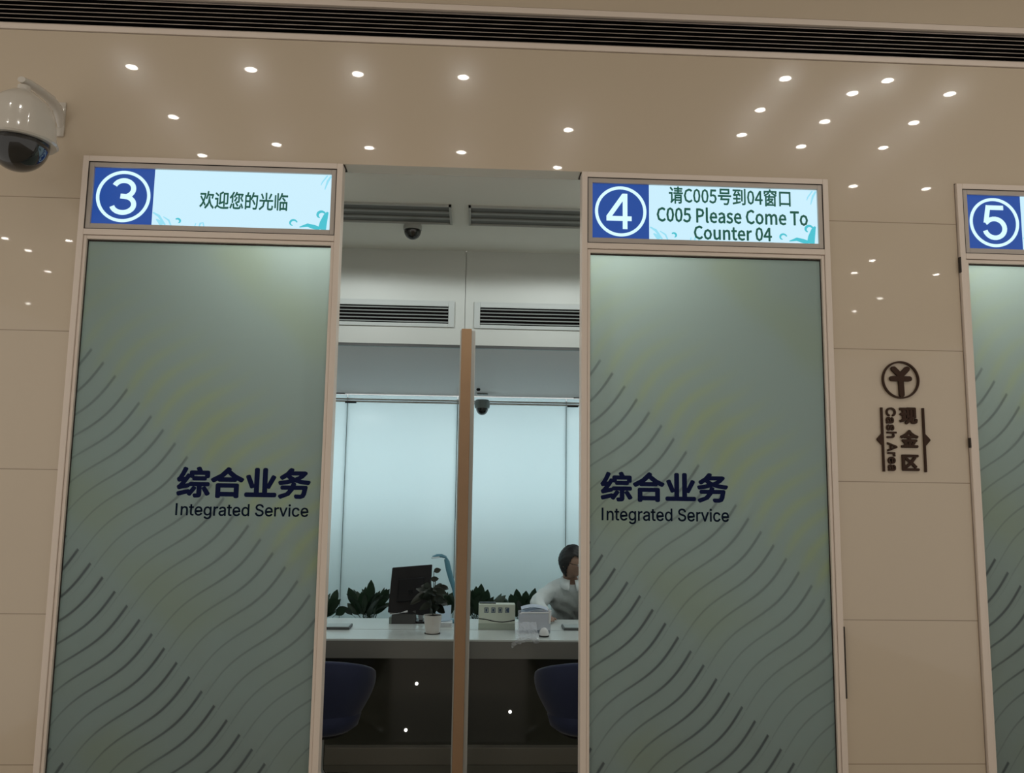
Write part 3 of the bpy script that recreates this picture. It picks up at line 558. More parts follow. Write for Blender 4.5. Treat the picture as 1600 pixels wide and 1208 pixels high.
# ------------------------------------------------------------------ long air grille
t = thing('air_grille', 'long black slotted air grille running along the top of the stone wall', 'air grille', (2.5, 0, 3.69))
m = MB()
m.box(XL, XR, -0.008, 0.03, 3.688, 3.714, 0.002); m.box(XL, XR, -0.008, 0.03, 3.862, 3.890, 0.002)
m.build('frame', FRAME, t)
z0, z1, ns = 3.722, 3.850, 7
for i in range(ns):
    z = z0 + (z1 - z0) * i / (ns - 1)
    m = MB()
    m.box(XL, XR, 0.004, 0.0065, z - 0.0016, z + 0.0016, 0, 0); m.box(XL, XR, 0.0065, 0.05, z - 0.001, z + 0.001, 0, 1)
    m.build('slat', [BLADE, BLACK], t)
m = MB(); m.box(XL, XR, 0.055, 0.06, 3.69, 3.89); m.build('backing', BLACK, t)

# ------------------------------------------------------------------ security camera on the stone wall
P0 = at_y(97, 186, 0)
AX = Vector((P0.x - 0.010, -0.30, 0))
t = thing('security_camera', 'white hooded dome camera with dark bubble on a wall arm at the left', 'camera', (P0.x, 0, P0.z))
m = MB(); m.box(P0.x - 0.016, P0.x + 0.016, -0.012, 0, P0.z - 0.085, P0.z + 0.075, 0.004); m.build('wall_plate', WHITE_SHELL, t, True)
m = MB(); m.lathe([(0.005, -0.0155), (0.005, -0.012)], 10, (P0.x + 0.004, 0, P0.z + 0.005), 'y'); m.build('screw', BLACKPL, t)
zt = at_y(38, 130, -0.3).z
zh = at_y(38, 143, -0.3).z
zrim = at_y(38, 222, -0.3).z
m = MB()
m.tube([(P0.x, -0.006, P0.z - 0.045), (P0.x, -0.018, P0.z - 0.01), (P0.x, -0.045, P0.z + 0.025), (P0.x - 0.003, -0.11, P0.z + 0.042), (AX.x, -0.2, P0.z + 0.040), (AX.x, -0.28, zt + 0.012), (AX.x, -0.325, zt + 0.004)],
       [0.012, 0.020, 0.024, 0.024, 0.023, 0.022, 0.016], 14, 0.75)
m.build('arm', WHITE_SHELL, t, True)
hh = zh - zrim
prof = [(0.0, 1.10), (0.024, 1.10), (0.026, 1.02), (0.046, 0.97), (0.066, 0.90), (0.092, 0.80), (0.108, 0.70), (0.121, 0.5), (0.129, 0.27), (0.135, 0.10), (0.142, 0.02), (0.144, 0.0), (0.136, -0.03), (0.112, -0.02)]
m = MB(); m.lathe([(max(r, 0.001), zrim + h * hh) for r, h in prof], 48, (AX.x, AX.y, 0), cap=False)
for v in m.bm.verts:                                        # moulded flutes down the hood
    d = v.co - Vector((AX.x, AX.y, v.co.z)); f = (v.co.z - zrim) / hh
    if 0.05 < f < 0.96:
        ang = math.atan2(d.y, d.x); k = 1 + 0.045 * max(0, math.sin(ang * 6)) ** 3 * math.sin(PI * f)
        v.co = Vector((AX.x + d.x * k, AX.y + d.y * k, v.co.z))
m.build('hood', WHITE_SHELL, t, True)
zb = at_y(40, 265, -0.3).z
m = MB(); n = 14; m.lathe([(0.112 * math.cos(i / n * PI / 2) + 0.0008, zrim - 0.006 - (zrim - zb) * math.sin(i / n * PI / 2)) for i in range(n + 1)], 48, (AX.x, AX.y, 0))
m.build('bubble', SMOKE, t, True)


# ------------------------------------------------------------------ frosted partitions and their signs
def partition(x, no, label):
    t = thing('glass_partition', label, 'glass partition', (x, 0, 0), 'frosted glass partitions of the counters')
    m = MB()
    fw = 0.026
    m.hframe(x, x + W, 0, ZT, (fw, fw, 0.05, 0.026), -0.016, 0.055, 0.002)
    m.box(x + fw, x + W - fw, -0.016, 0.035, GT + 0.020, SFB - 0.002, 0.002)
    m.build('frame', FRAME, t)
    m = MB(); m.hframe(x + fw + 0.001, x + W - fw - 0.001, 0.05, GT + 0.018, (0.013, 0.013, 0.02, 0.016), -0.010, 0.03, 0.0015)
    m.build('glazing_bead', FRAME, t)
    m = MB(); m.box(x - GAP, x + W + GAP, 0.012, 0.09, ZT, ZT + GAP)  # dark filler added in the gap around the frame to keep it black
    if no != '3': m.box(x + W, x + W + GAP, 0.012, 0.09, 0, ZT)
    if no != '4': m.box(x - GAP, x, 0.012, 0.09, 0, ZT)
    m.build('gap_filler', DARK_JOINT, t)
    gx0, gx1 = x + 0.040, x + W - 0.040
    m = MB(); m.box(gx0, gx1, 0.012, 0.018, 0.07, GT)
    g = m.build('glass_pane', FROST, t, origin=(gx0, 0, 0.0))
    m = MB(); m.hframe(gx0 - 0.0005, gx1 + 0.0005, 0.068, GT + 0.002, (0.0025, 0.0025, 0.003, 0.006), 0.004, 0.0118); m.build('seal', DARK_JOINT, t)
    return t


def px_rect(x0, x1, y0, y1, y=0.012):
    a = at_y(x0, (y0 + y1) / 2, y); b = at_y(x1, (y0 + y1) / 2, y)
    xm = (x0 + x1) / 2
    return a.x, b.x, at_y(xm, y1, y).z, at_y(xm, y0, y).z


def swirl(c, r, turns, a0, w, sgn=1):
    """tapering hook of a curl: strip polygon pairs in x, z"""
    pts = []; n = 18
    for i in range(n + 1):
        t = i / n; a = a0 + sgn * turns * 2 * PI * t; rr = r * (1 - 0.55 * t)
        pts.append((c[0] + rr * math.cos(a), c[1] + rr * math.sin(a), w * (0.25 + 0.75 * math.sin(PI * (0.15 + 0.85 * t)))))
    return pts


def strip(m, pts, y0, y1):
    n = len(pts); L = []; Rr = []
    for i, (x, z, w) in enumerate(pts):
        xa, za, _ = pts[max(i - 1, 0)]; xb, zb, _ = pts[min(i + 1, n - 1)]
        d = Vector((xb - xa, zb - za)); d = d.normalized() if d.length else Vector((1, 0)); nn = Vector((-d.y, d.x)) * w
        L.append((x + nn.x, z + nn.y)); Rr.append((x - nn.x, z - nn.y))
    va = [[m.bm.verts.new((p[0], y, p[1])) for p in L] for y in (y0, y1)]
    vb = [[m.bm.verts.new((p[0], y, p[1])) for p in Rr] for y in (y0, y1)]
    for i in range(n - 1):
        for A, B in ((va[0], vb[0]), (va[1], vb[1]), (va[0], va[1]), (vb[0], vb[1])):
            m.bm.faces.new((A[i], A[i + 1], B[i + 1], B[i]))


def sign(x, no, label, lines):
    t = thing('counter_sign', label, 'illuminated sign', (x + W / 2, 0, SFB), 'illuminated counter number signs')
    a, b = x + 0.0285, x + W - 0.0285
    m = MB(); m.hframe(a, b, SFB, SFT, (0.021, 0.021, 0.024, 0.022), -0.012, 0.03, 0.0015)
    m.box(a + 0.002, b - 0.002, 0.03, 0.04, SFB + 0.002, SFT - 0.002)
    m.build('housing', ALU, t)
    m = MB(); m.hframe(a - 0.002, b + 0.002, SFB - 0.0015, SFT + 0.002, (0.0022, 0.0022, 0.002, 0.0022), -0.0155, 0.02); m.build('seal', DARK_JOINT, t)
    sx0, sx1, sz0, sz1 = a + 0.021, b - 0.021, SFB + 0.024, SFT - 0.022
    bx1 = sx0 + 0.262
    m = MB(); m.box(bx1 + 0.0005, sx1, 0.0, 0.01, sz0, sz1); sc = m.build('screen', SCREEN, t)
    m = MB(); m.box(sx0, bx1, 0.0, 0.01, sz0, sz1); bd = m.build('number_badge', BADGE, t)
    cx, cz = (sx0 + bx1) / 2, (sz0 + sz1) / 2
    m = MB(); m.ring(cx, cz, 0.1045, 0.1185, -0.002, 0.001); m.build('ring', GLOW, bd)
    nm = MB(); hw = 0.0108

    def arc(ox, oz, rx, rz, d0, d1, n=22):
        return [(cx + ox + rx * math.cos(math.radians(d0 + (d1 - d0) * i / n)), cz + oz + rz * math.sin(math.radians(d0 + (d1 - d0) * i / n)), hw) for i in range(n + 1)]
    if no == '3':
        strip(nm, arc(0.0, 0.036, 0.043, 0.0375, 158, -72) + [(cx - 0.012, cz + 0.0015, hw)], -0.002, 0.001)
        strip(nm, [(cx - 0.012, cz + 0.001, hw)] + arc(0.0, -0.0365, 0.048, 0.0375, 68, -165), -0.0022, 0.001)
    elif no == '4':
        strip(nm, [(cx + 0.020, cz - 0.084, hw), (cx + 0.020, cz + 0.084, hw)], -0.002, 0.001)
        strip(nm, [(cx + 0.016, cz + 0.078, hw), (cx - 0.058, cz - 0.030, hw)], -0.0022, 0.001)
        strip(nm, [(cx - 0.066, cz - 0.034, hw), (cx + 0.050, cz - 0.034, hw)], -0.0024, 0.001)
    else:
        strip(nm, [(cx + 0.046, cz + 0.072, hw), (cx - 0.034, cz + 0.072, hw)], -0.002, 0.001)
        strip(nm, [(cx - 0.026, cz + 0.082, hw), (cx - 0.041, cz - 0.003, hw)], -0.0022, 0.001)
        strip(nm, [(cx - 0.044, cz - 0.004, hw)] + arc(0.0, -0.028, 0.048, 0.0455, 140, -165), -0.0024, 0.001)
    nm.build('numeral', GLOW, bd)
    for s, (r0, r1, r2_, r3) in lines:
        q = px_rect(r0, r1, r2_, r3, 0.0)
        text_mesh('message', s, GREEN, *q, 0.0, 0.0015, 0.006 if not s.isascii() else 0.008, sc)
    o_ = MB(); strip(o_, swirl((sx1 - 0.043, sz0 + 0.068), 0.022, 0.62, 0.5, 0.006), -0.0012, 0.0); o_.build('ornament', TEAL, sc)
    o_ = MB(); strip(o_, [(sx1 - 0.035, sz0 + 0.003, 0.018), (sx1 - 0.030, sz0 + 0.035, 0.016), (sx1 - 0.020, sz0 + 0.07, 0.010), (sx1 - 0.012, sz0 + 0.085, 0.004)], -0.0012, 0.0); o_.build('ornament', TEAL, sc)
    o_ = MB(); strip(o_, swirl((sx1 - 0.165, sz0 + 0.028), 0.019, 0.70, 0.3, 0.0045), -0.0012, 0.0); o_.build('ornament', TEAL, sc)
    o_ = MB(); strip(o_, [(sx1 - 0.135, sz0 + 0.012, 0.002), (sx1 - 0.10, sz0 + 0.022, 0.008), (sx1 - 0.07, sz0 + 0.014, 0.010), (sx1 - 0.045, sz0 + 0.008, 0.007)], -0.0012, 0.0); o_.build('ornament', TEAL, sc)
    o_ = MB(); strip(o_, swirl((bx1 + 0.115, sz0 + 0.022), 0.014, 0.6, 2.4, 0.0045, -1), -0.0012, 0.0); o_.build('ornament', TEAL, sc)
    o_ = MB(); strip(o_, [(bx1 + 0.004, sz0 + 0.06, 0.003), (bx1 + 0.03, sz0 + 0.045, 0.006), (bx1 + 0.06, sz0 + 0.004, 0.004)], -0.001, 0.0); o_.build('ornament', TEAL2, sc)
    o_ = MB(); strip(o_, [(bx1 + 0.02, sz0 + 0.03, 0.003), (bx1 + 0.035, sz0 + 0.018, 0.008), (bx1 + 0.045, sz0 + 0.003, 0.008)], -0.001, 0.0); o_.build('ornament', TEAL2, sc)
    o_ = MB(); strip(o_, [(bx1 + 0.05, sz0 + 0.042, 0.002), (bx1 + 0.075, sz0 + 0.026, 0.004), (bx1 + 0.085, sz0 + 0.003, 0.003)], -0.001, 0.0); o_.build('ornament', TEAL2, sc)
    o_ = MB(); strip(o_, [(bx1 + 0.19, sz0 + 0.002, 0.002), (bx1 + 0.194, sz0 + 0.016, 0.002)], -0.001, 0.0); o_.build('ornament', TEAL2, sc)
    o_ = MB(); strip(o_, [(bx1 + 0.21, sz0 + 0.002, 0.003), (bx1 + 0.213, sz0 + 0.016, 0.004), (bx1 + 0.225, sz0 + 0.02, 0.003), (bx1 + 0.23, sz0 + 0.003, 0.003)], -0.001, 0.0); o_.build('ornament', TEAL2, sc)
    o_ = MB(); strip(o_, [(sx1 - 0.004, sz1 - 0.006, 0.004), (sx1 - 0.018, sz1 - 0.03, 0.005), (sx1 - 0.03, sz1 - 0.07, 0.002)], -0.001, 0.0); o_.build('ornament', TEAL2, sc)
    o_ = MB(); strip(o_, [(sx1 - 0.02, sz1 - 0.004, 0.003), (sx1 - 0.042, sz1 - 0.035, 0.003), (sx1 - 0.048, sz1 - 0.05, 0.0015)], -0.001, 0.0); o_.build('ornament', TEAL2, sc)
    return t


p3 = partition(X3, '3', 'wave-printed frosted glass panel under the sign numbered 3')
p4 = partition(X4, '4', 'wave-printed frosted glass panel under the sign numbered 4')
p5 = partition(X5, '5', 'wave-printed frosted glass panel under the sign numbered 5, cut by the photo edge')
for t, (zx0, zx1, zy0, zy1), (ex0, ex1, ey0, ey1) in ((p3, (276, 486, 730, 779), (274, 482, 787, 812)), (p4, (938, 1138, 738, 785), (940, 1139, 794, 820))):
    text_mesh('chinese_lettering', '综合业务', NAVY, *px_rect(zx0, zx1, zy0, zy1), 0.012, 0.001, 0.013, t)
    text_mesh('english_lettering', 'Integrated Service', INK, *px_rect(ex0, ex1, ey0, ey1), 0.012, 0.001, 0.011, t)
# lettering on the third panel continues outside the photograph
sign(X3, '3', 'lit counter sign numbered 3 with a one-line green Chinese welcome', [('欢迎您的光临', (312, 450, 300, 328))])
sign(X4, '4', 'lit counter sign numbered 4 calling C005 in three lines', [('请C005号到04窗口', (1045, 1235, 294, 321)), ('C005 Please Come To', (1026, 1262, 325.5, 350)), ('Counter 04', (1084, 1206, 354, 376))])
sign(X5, '5', 'lit counter sign numbered 5 at the right edge', [])
# dark strips standing in for the shadowed gaps at the frame edges
m = MB()
p = at_y(1498.5, 414, -0.01); m.box(X5 - 0.005, X5 + 0.001, -0.017, -0.004, p.z - 0.036, p.z + 0.036)
p = at_y(1514, 692, -0.01); m.box(X5 - 0.005, X5 + 0.001, -0.017, -0.004, p.z - 0.022, p.z + 0.022)
m.build('gap_strip', DARK_JOINT, p5)
m = MB(); p = at_y(1317, 1035, -0.01); m.box(X4 + W - 0.001, X4 + W + 0.005, -0.017, -0.004, p.z - 0.15, p.z + 0.15); m.build('gap_strip', DARK_JOINT, p4)

# ------------------------------------------------------------------ cash area sign on the stone pier
c = at_y(1406, 594, 0); 
t = thing('wall_sign', 'dark bronze cash area sign on the stone between panels 4 and 5', 'wall sign', (c.x, 0, at_y(1410, 738, 0).z))
R0 = (at_y(1435, 594, 0).x - at_y(1377.5, 594, 0).x) / 2
e = MB(); e.ring(c.x, c.z, R0 - 0.0075, R0, -0.012, 0.0, 64); em = e.build('emblem_ring', BRONZE, t)


def bar(m, a, b, r, y0, y1):
    """round-ended stroke between two points in x, z"""
    a = Vector(a); b = Vector(b); d = (b - a).normalized(); nn = Vector((-d.y, d.x)); poly = []
    for i in range(9):
        t_ = PI / 2 + PI * i / 8; poly.append(a + d * math.cos(t_) * r + nn * math.sin(t_) * r)
    for i in range(9):
        t_ = -PI / 2 + PI * i / 8; poly.append(b + d * math.cos(t_) * r + nn * math.sin(t_) * r)
    m.prism([(q.x, q.y) for q in poly], y0, y1)


y_ = MB(); rr = 0.0118; q = R0
bar(y_, (c.x - q * .36, c.z + q * .58), (c.x, c.z + q * .22), rr, -0.012, 0); bar(y_, (c.x + q * .36, c.z + q * .58), (c.x, c.z + q * .22), rr, -0.0123, 0)
bar(y_, (c.x - q * .46, c.z + q * .06), (c.x + q * .46, c.z + q * .06), rr, -0.0119, 0)
bar(y_, (c.x, c.z + q * .22), (c.x + 0.002, c.z - q * .78), rr, -0.0121, 0)
y_.build('currency_symbol', BRONZE, t)
for (xa, ya, xb, yb_, sg) in ((1376.5, 637, 1380, 737, -1), (1440.5, 638, 1446, 738, 1)):
    A, B = at_y(xa, ya, 0), at_y(xb, yb_, 0); X = (A.x + B.x) / 2; mz = (A.z + B.z) / 2
    m = MB(); m.box(X - 0.0042, X + 0.0042, -0.010, 0, B.z, A.z)
    m.prism([(X + sg * 0.003, mz + 0.028), (X + sg * 0.026, mz + 0.003), (X + sg * 0.026, mz - 0.003), (X + sg * 0.003, mz - 0.028)], -0.0098, 0)
    m.build('side_bar', BRONZE, t)
for ch, (r0, r1, r2_, r3) in (('现', (1404.5, 1432, 637, 663.5)), ('金', (1406, 1434, 672, 700)), ('区', (1408.5, 1435, 710.5, 736))):
    text_mesh('chinese_character', ch, BRONZE, *px_rect(r0, r1, r2_, r3, 0), 0.0, 0.010, 0.014, t)
text_mesh('english_lettering', 'Cash Area', BRONZE, *px_rect(1385, 1400.5, 637, 736, 0), 0.0, 0.009, 0.020, t, rot=-PI / 2)

# ------------------------------------------------------------------ hall ceiling lights (seen mirrored in the stone)
spots = [(206, 106), (392, 110), (559, 117), (724, 122), (271, 184), (888, 204), (316, 244), (432, 227), (577, 232), (721, 239), (871, 263),
         (1227, 124), (1387, 127), (1332, 147), (1484, 148), (1188, 173), (1289, 191), (1428, 193), (1159, 212), (1252, 230), (1380, 232), (1333, 292), (1447, 296),
         (8, 373), (44, 392), (75, 425), (108, 377), (44, 475), (1363, 408), (1335, 427), (1463, 430), (1375, 467), (1335, 487)]
base = None
for (px, py) in spots:
    v = at_z(px, py, HALL_C - 0.01)
    if base is None:
        base = thing('ceiling_downlight', 'small round recessed downlight in the hall ceiling', 'ceiling light', (v.x, -v.y, HALL_C), 'hall ceiling downlights')
        MB().lathe([(0.036, -0.006), (0.046, -0.006), (0.046, 0.0), (0.036, 0.0), (0.036, -0.006)], 20, cap=False).build('bezel', FRAME, base, local=True)
        MB().lathe([(0.0355, -0.005), (0.0355, -0.001)], 20).build('lens', LENS, base, local=True)
        o = base
    else:
        o = copy_tree(base)
    o.location = (v.x, -v.y, HALL_C)


# ------------------------------------------------------------------ bulkhead vents, ceiling slots, small cameras
def vent(x0, x1, z0, z1, label):
    t = thing('wall_vent', label, 'vent', ((x0 + x1) / 2, YK, z0), 'bulkhead vents')
    m = MB(); m.hframe(x0, x1, z0, z1, (0.036, 0.036, 0.022, 0.034), YK - 0.012, YK, 0.002); m.build('frame', mat('vent_white_grey', (0.55, 0.58, 0.58), 0.55, spec=0.2), t)
    m = MB(); m.box(x0 + 0.036, x1 - 0.036, YK - 0.002, YK - 0.0005, z0 + 0.022, z1 - 0.034); m.build('backing', BLACK, t)
    n = 5; a, b = z0 + 0.022, z1 - 0.034
    for i in range(n):
        z = a + (b - a) * (i + 0.45) / n
        m = MB(); m.obox(((x0 + x1) / 2, YK - 0.008, z), ((1, 0, 0), (0, 0.8, 0.6), (0, -0.6, 0.8)), ((x1 - x0) / 2 - 0.037, 0.0065, 0.0009)); m.build('slat', mat('vent_slat', (0.50, 0.53, 0.53), 0.4, 0.3), t)
    return t


zv0, zv1 = 2.618, 2.780
vent(0.66, at_y(710, 490, YK).x, zv0, zv1, 'white slatted air vent left of the wood-edged divider, near panel 3')
vent(at_y(741, 490, YK).x, 2.72, zv0 - 0.002, zv1, 'white slatted air vent right of the wood-edged divider, near panel 4')


def slot(x0, x1, label):
    ya, yb = 0.50, 0.80
    t = thing('ceiling_slot', label, 'ceiling diffuser', ((x0 + x1) / 2, (ya + yb) / 2, ZC), 'booth ceiling slot diffusers')
    m = MB(); m.box(x0, x1, ya, ya + 0.012, ZC - 0.012, ZC); m.box(x0, x1, yb - 0.012, yb, ZC - 0.012, ZC); m.box(x0, x0 + 0.012, ya, yb, ZC - 0.012, ZC); m.box(x1 - 0.012, x1, ya, yb, ZC - 0.012, ZC)
    m.build('frame', mat('slot_grey_frame', (0.40, 0.41, 0.39), 0.5), t)
    m = MB(); m.box(x0 + 0.012, x1 - 0.012, ya + 0.012, yb - 0.012, ZC - 0.003, ZC - 0.001); m.build('backing', mat('slot_dark_grey', (0.13, 0.135, 0.13), 0.6), t)
    for k in (0.36, 0.68):
        m = MB(); yy = ya + (yb - ya) * k; m.box(x0 + 0.012, x1 - 0.012, yy - 0.014, yy + 0.014, ZC - 0.010, ZC - 0.004); m.build('blade', mat('slot_blade', (0.25, 0.26, 0.25), 0.5), t)


slot(0.55, 1.622, 'dark slot diffuser in the booth ceiling beside the little dome camera')
slot(1.712, 2.83, 'dark slot diffuser in the booth ceiling nearer the sign numbered 4')

p = at_z(645, 351, ZC)
t = thing('dome_camera', 'small dark dome camera on the booth ceiling', 'camera', (p.x, p.y, ZC))
MB().lathe([(0.046, 0.0), (0.052, -0.012), (0.052, -0.030), (0.046, -0.034)], 28, (p.x, p.y, ZC)).build('mount', mat('camera_mount_grey', (0.42, 0.43, 0.41), 0.4), t, True)
MB().lathe([(0.047 * math.cos(i / 10 * PI / 2) + 0.0006, -0.034 - 0.052 * math.sin(i / 10 * PI / 2)) for i in range(11)], 28, (p.x, p.y, ZC)).build('dome', SMOKE, t, True)

yc = YB - 0.22
p = at_y(753.5, 628, yc)
zt2 = at_y(753, 613, yc).z
t = thing('dome_camera', 'dark half-dome camera hanging by the top of the white back wall', 'camera', (p.x, yc, ZU))
m = MB(); m.box(p.x - 0.05, p.x + 0.05, yc - 0.04, yc + 0.04, at_y(753, 617, yc).z, ZU, 0.006); m.build('stem', BRACKETGL, t)
zc_ = at_y(753, 638, yc).z
m = MB(); m.lathe([(0.064, zc_), (0.068, zc_ + 0.02), (0.068, zc_ + 0.062), (0.055, zc_ + 0.075)], 28, (p.x, yc, 0)); m.build('housing', mat('camera_grey_housing', (0.20, 0.24, 0.24), 0.4), t, True)
m = MB(); m.lathe([(0.054 * math.cos(i / 10 * PI / 2) + 0.0006, zc_ - 0.062 * math.sin(i / 10 * PI / 2)) for i in range(11)], 28, (p.x, yc, 0)); m.build('dome', SMOKE, t, True)
p = at_z(747.5, 607, ZU)
o = MB().lathe([(0.014, ZU), (0.018, ZU - 0.008), (0.012, ZU - 0.022)], 20, (p.x, p.y, 0)).build('ceiling_sensor', BLACKPL, None, True)
tag(o, 'tiny round black sensor on the low ceiling above the hanging dome camera', 'sensor')

# ------------------------------------------------------------------ divider between the two booths
YD = 0.72
x0, x1 = at_y(715, 800, YD).x, at_y(731.5, 800, YD).x
t = thing('booth_divider', 'tall brown wood-edged divider standing in the middle of the opening', 'divider', ((x0 + x1) / 2, YD, 0))
m = MB(); m.box(x0, x1, YD, YD + 0.04, 0, ZU - 0.006, 0.003); m.build('wood_edge', WOOD, t)
m = MB(); m.box(x0 - 0.007, x1 + 0.020, YD + 0.04, 1.425, 0, ZU - 0.006, 0.002); m.build('panel', DIVW, t)

# ------------------------------------------------------------------ the desk
DZ, DF, DB = 0.76, 1.44, 2.25
t = thing('service_desk', 'long pale-topped service desk with dark recessed front', 'desk', (1.7, 1.8, 0))
m = MB(); m.box(-0.9, 5.6, DF, DB, DZ - 0.012, DZ, 0.002); m.build('worktop', DESKTOP, t)
m = MB(); m.box(-0.9, 5.6, DF + 0.002, DF + 0.05, 0.650, DZ - 0.012); m.build('fascia', FASCIA, t)
m = MB(); m.box(-0.9, 5.6, 1.66, 1.72, 0.10, DZ - 0.012); m.build('front_panel', DARKSTONE, t)
m = MB(); m.box(-0.9, 5.6, 1.60, 2.1, 0.0, 0.10, 0.003); m.build('plinth', PLINTH, t)
for xe in (-0.9, 5.56): m = MB(); m.box(xe, xe + 0.04, DF + 0.05, DB, 0, DZ - 0.012); m.build('end_panel', FASCIA, t)
for (px, py) in ((651, 1068.5), (634, 1141), (797, 1112.5)):  # white dots on the dark front panel, drawn as small emissive discs
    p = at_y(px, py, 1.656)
    m = MB(); m.lathe([(0.010, 1.655), (0.010, 1.66)], 18, (p.x, 0, p.z), 'y'); s_ = m.build('white_dot', mat('white_dot_face', (0.9, 0.9, 0.9), 0.3, emit=(1, 0.99, 0.95), es=1.6), t)
# seam along the worktop, between its lower front part and the writing surface
zs = at_z(600, 983.5, DZ)
m = MB(); m.box(-0.9, 5.6, zs.y - 0.003, zs.y + 0.003, DZ, DZ + 0.0006); m.build('seam', FASCIA, t)


def desk_pt(px, py): return at_z(px, py, DZ)


# monitor seen from behind
A = desk_pt(640, 975)
t = thing('monitor', 'black computer monitor seen from behind on the desk, left of the divider', 'monitor', (A.x, A.y, DZ))
ym = A.y
tl, tr_ = at_y(613, 887, ym + 0.03), at_y(675.5, 882, ym + 0.06)
bl, br = at_y(606, 957, ym - 0.03), at_y(671, 962, ym)
ux = (tr_ - tl).normalized(); uz = (tl - bl).normalized(); un = ux.cross(uz).normalized()
m = MB()
fr = [tl, tr_, br, bl]; n_ = un * 0.022
if n_.y < 0: n_ = -n_
va = [m.bm.verts.new(v) for v in fr]; vb = [m.bm.verts.new(v + n_) for v in fr]
m.bm.faces.new(va); m.bm.faces.new(vb)
for i in range(4): m.bm.faces.new((va[i], va[(i + 1) % 4], vb[(i + 1) % 4], vb[i]))
bmesh.ops.recalc_face_normals(m.bm, faces=m.bm.faces)
bmesh.ops.bevel(m.bm, geom=list(m.bm.edges), offset=0.003, segments=2, affect='EDGES')
m.build('screen_case', BLACKPL, t)
cm = (tl + tr_ + bl + br) / 4 - n_ * 0.4
m = MB(); m.obox(cm, (ux, n_.normalized(), uz), (0.085, 0.012, 0.075), 0.006); m.build('back_bulge', mat('black_matte_plastic', (0.007, 0.007, 0.009), 0.5, spec=0.25), t)
m = MB(); p = (bl + br) / 2; m.tube([(A.x + 0.02, ym + 0.05, DZ + 0.02), (A.x + 0.02, ym + 0.02, DZ + 0.08), (cm.x, cm.y - 0.005, cm.z)], [0.022, 0.018, 0.018], 10); m.build('neck', BLACKPL, t, True)
m = MB(); m.box(A.x - 0.11, A.x + 0.12, ym + 0.01, ym + 0.17, DZ, DZ + 0.014, 0.004); m.build('base', BLACKPL, t)

# small printer like box in front of the monitor
a, b = desk_pt(611, 974), desk_pt(663, 976)
yy = a.y - 0.03
zt_ = at_y(620, 957, yy).z
t = thing('card_reader', 'low dark grey box with a silver top edge in front of the monitor', 'card reader', ((a.x + b.x) / 2, yy, DZ))
m = MB(); m.prism([(a.x, DZ), (b.x - 0.06, DZ), (b.x - 0.06, zt_ + 0.012), (a.x + 0.006, zt_ - 0.012)], yy, yy + 0.05); m.build('body', mat('charcoal_plastic', (0.055, 0.055, 0.055), 0.4), t)
q0, q1 = at_y(609, 960, yy), at_y(637, 956, yy)
dq = (q1 - q0).normalized(); m = MB(); m.obox((q0 + q1) / 2 + Vector((0, -0.003, 0.006)), (dq, Vector((0, 0.75, 0.66)), dq.cross(Vector((0, 0.75, 0.66)))), ((q1 - q0).length / 2, 0.009, 0.003)); m.build('top_edge', MOUSEW, t)
m = MB(); m.box(a.x - 0.012, a.x + 0.006, yy - 0.004, yy + 0.045, DZ, zt_ - 0.03, 0.005); m.build('side_cap', mat('pale_green_grey_plastic', (0.20, 0.24, 0.22), 0.4), t)

# potted plant at the front of the desk
p = desk_pt(675.5, 990)
t = thing('potted_plant', 'dark leafy plant in a small white pot at the front of the desk', 'plant', (p.x, p.y, DZ))
ht = at_y(676, 961, p.y).z - DZ
r1 = (at_y(690, 962, p.y).x - at_y(661, 962, p.y).x) / 2
m = MB(); m.lathe([(r1 * 0.74, DZ + 0.004), (r1, DZ + ht), (r1 * 0.93, DZ + ht), (r1 * 0.9, DZ + ht - 0.012)], 32, (p.x, p.y, 0)); pot = m.build('pot', POT, t, True)
m = MB(); m.lathe([(r1 * 0.86, DZ), (r1 * 0.86, DZ + 0.004)], 28, (p.x, p.y, 0)); m.build('saucer', SOIL, pot)
m = MB(); m.lathe([(r1 * 0.9, DZ + ht - 0.010), (r1 * 0.3, DZ + ht - 0.002)], 20, (p.x, p.y, 0)); m.build('soil', SOIL, t)
rnd = random.Random(5); m = MB(); st = MB()
top = at_y(685, 903, p.y)
for k in range(26):
    an = rnd.uniform(0, 2 * PI); h = rnd.uniform(0.01, 0.15)
    d = Vector((math.cos(an), math.sin(an), rnd.uniform(-0.1, 0.9)))
    m.leaf((p.x + rnd.uniform(-.02, .02), p.y + rnd.uniform(-.02, .02), DZ + ht + h), d, rnd.uniform(0.07, 0.13), rnd.uniform(0.016, 0.026), rnd.uniform(0.6, 1.6), 7, rnd.uniform(-0.5, 0.5), (0.2, 0.5, 1))
for px, py, dr, ln in ((683, 893, (0.9, 0, 0.35), 0.045), (678, 906, (1, 0, 0.25), 0.05), (664, 922, (-0.9, -0.3, -0.55), 0.13), (660, 930, (-0.9, -0.3, -0.45), 0.11), (668, 914, (-0.7, -0.3, 0.0), 0.05), (690, 918, (0.8, 0, 0.1), 0.06), (668, 917, (-0.6, 0, 0.1), 0.06)):
    q = at_y(px - 5 * (1 if dr[0] > 0 else -1), py, p.y); m.leaf(q, dr, ln, 0.015, 0.3, 7, 0.3, (0.2, 0.2, 1))
    st.tube([(p.x, p.y, DZ + ht), ((p.x + q.x) / 2, p.y, (DZ + ht + q.z) / 2 + 0.01), q], 0.0022, 6)
st.tube([(p.x, p.y, DZ + ht - 0.01), (p.x + 0.004, p.y, DZ + ht + 0.09), (p.x + 0.012, p.y, top.z)], 0.003, 6)
st.build('stems', STEM, t); m.build('foliage', LEAF2, t, True)

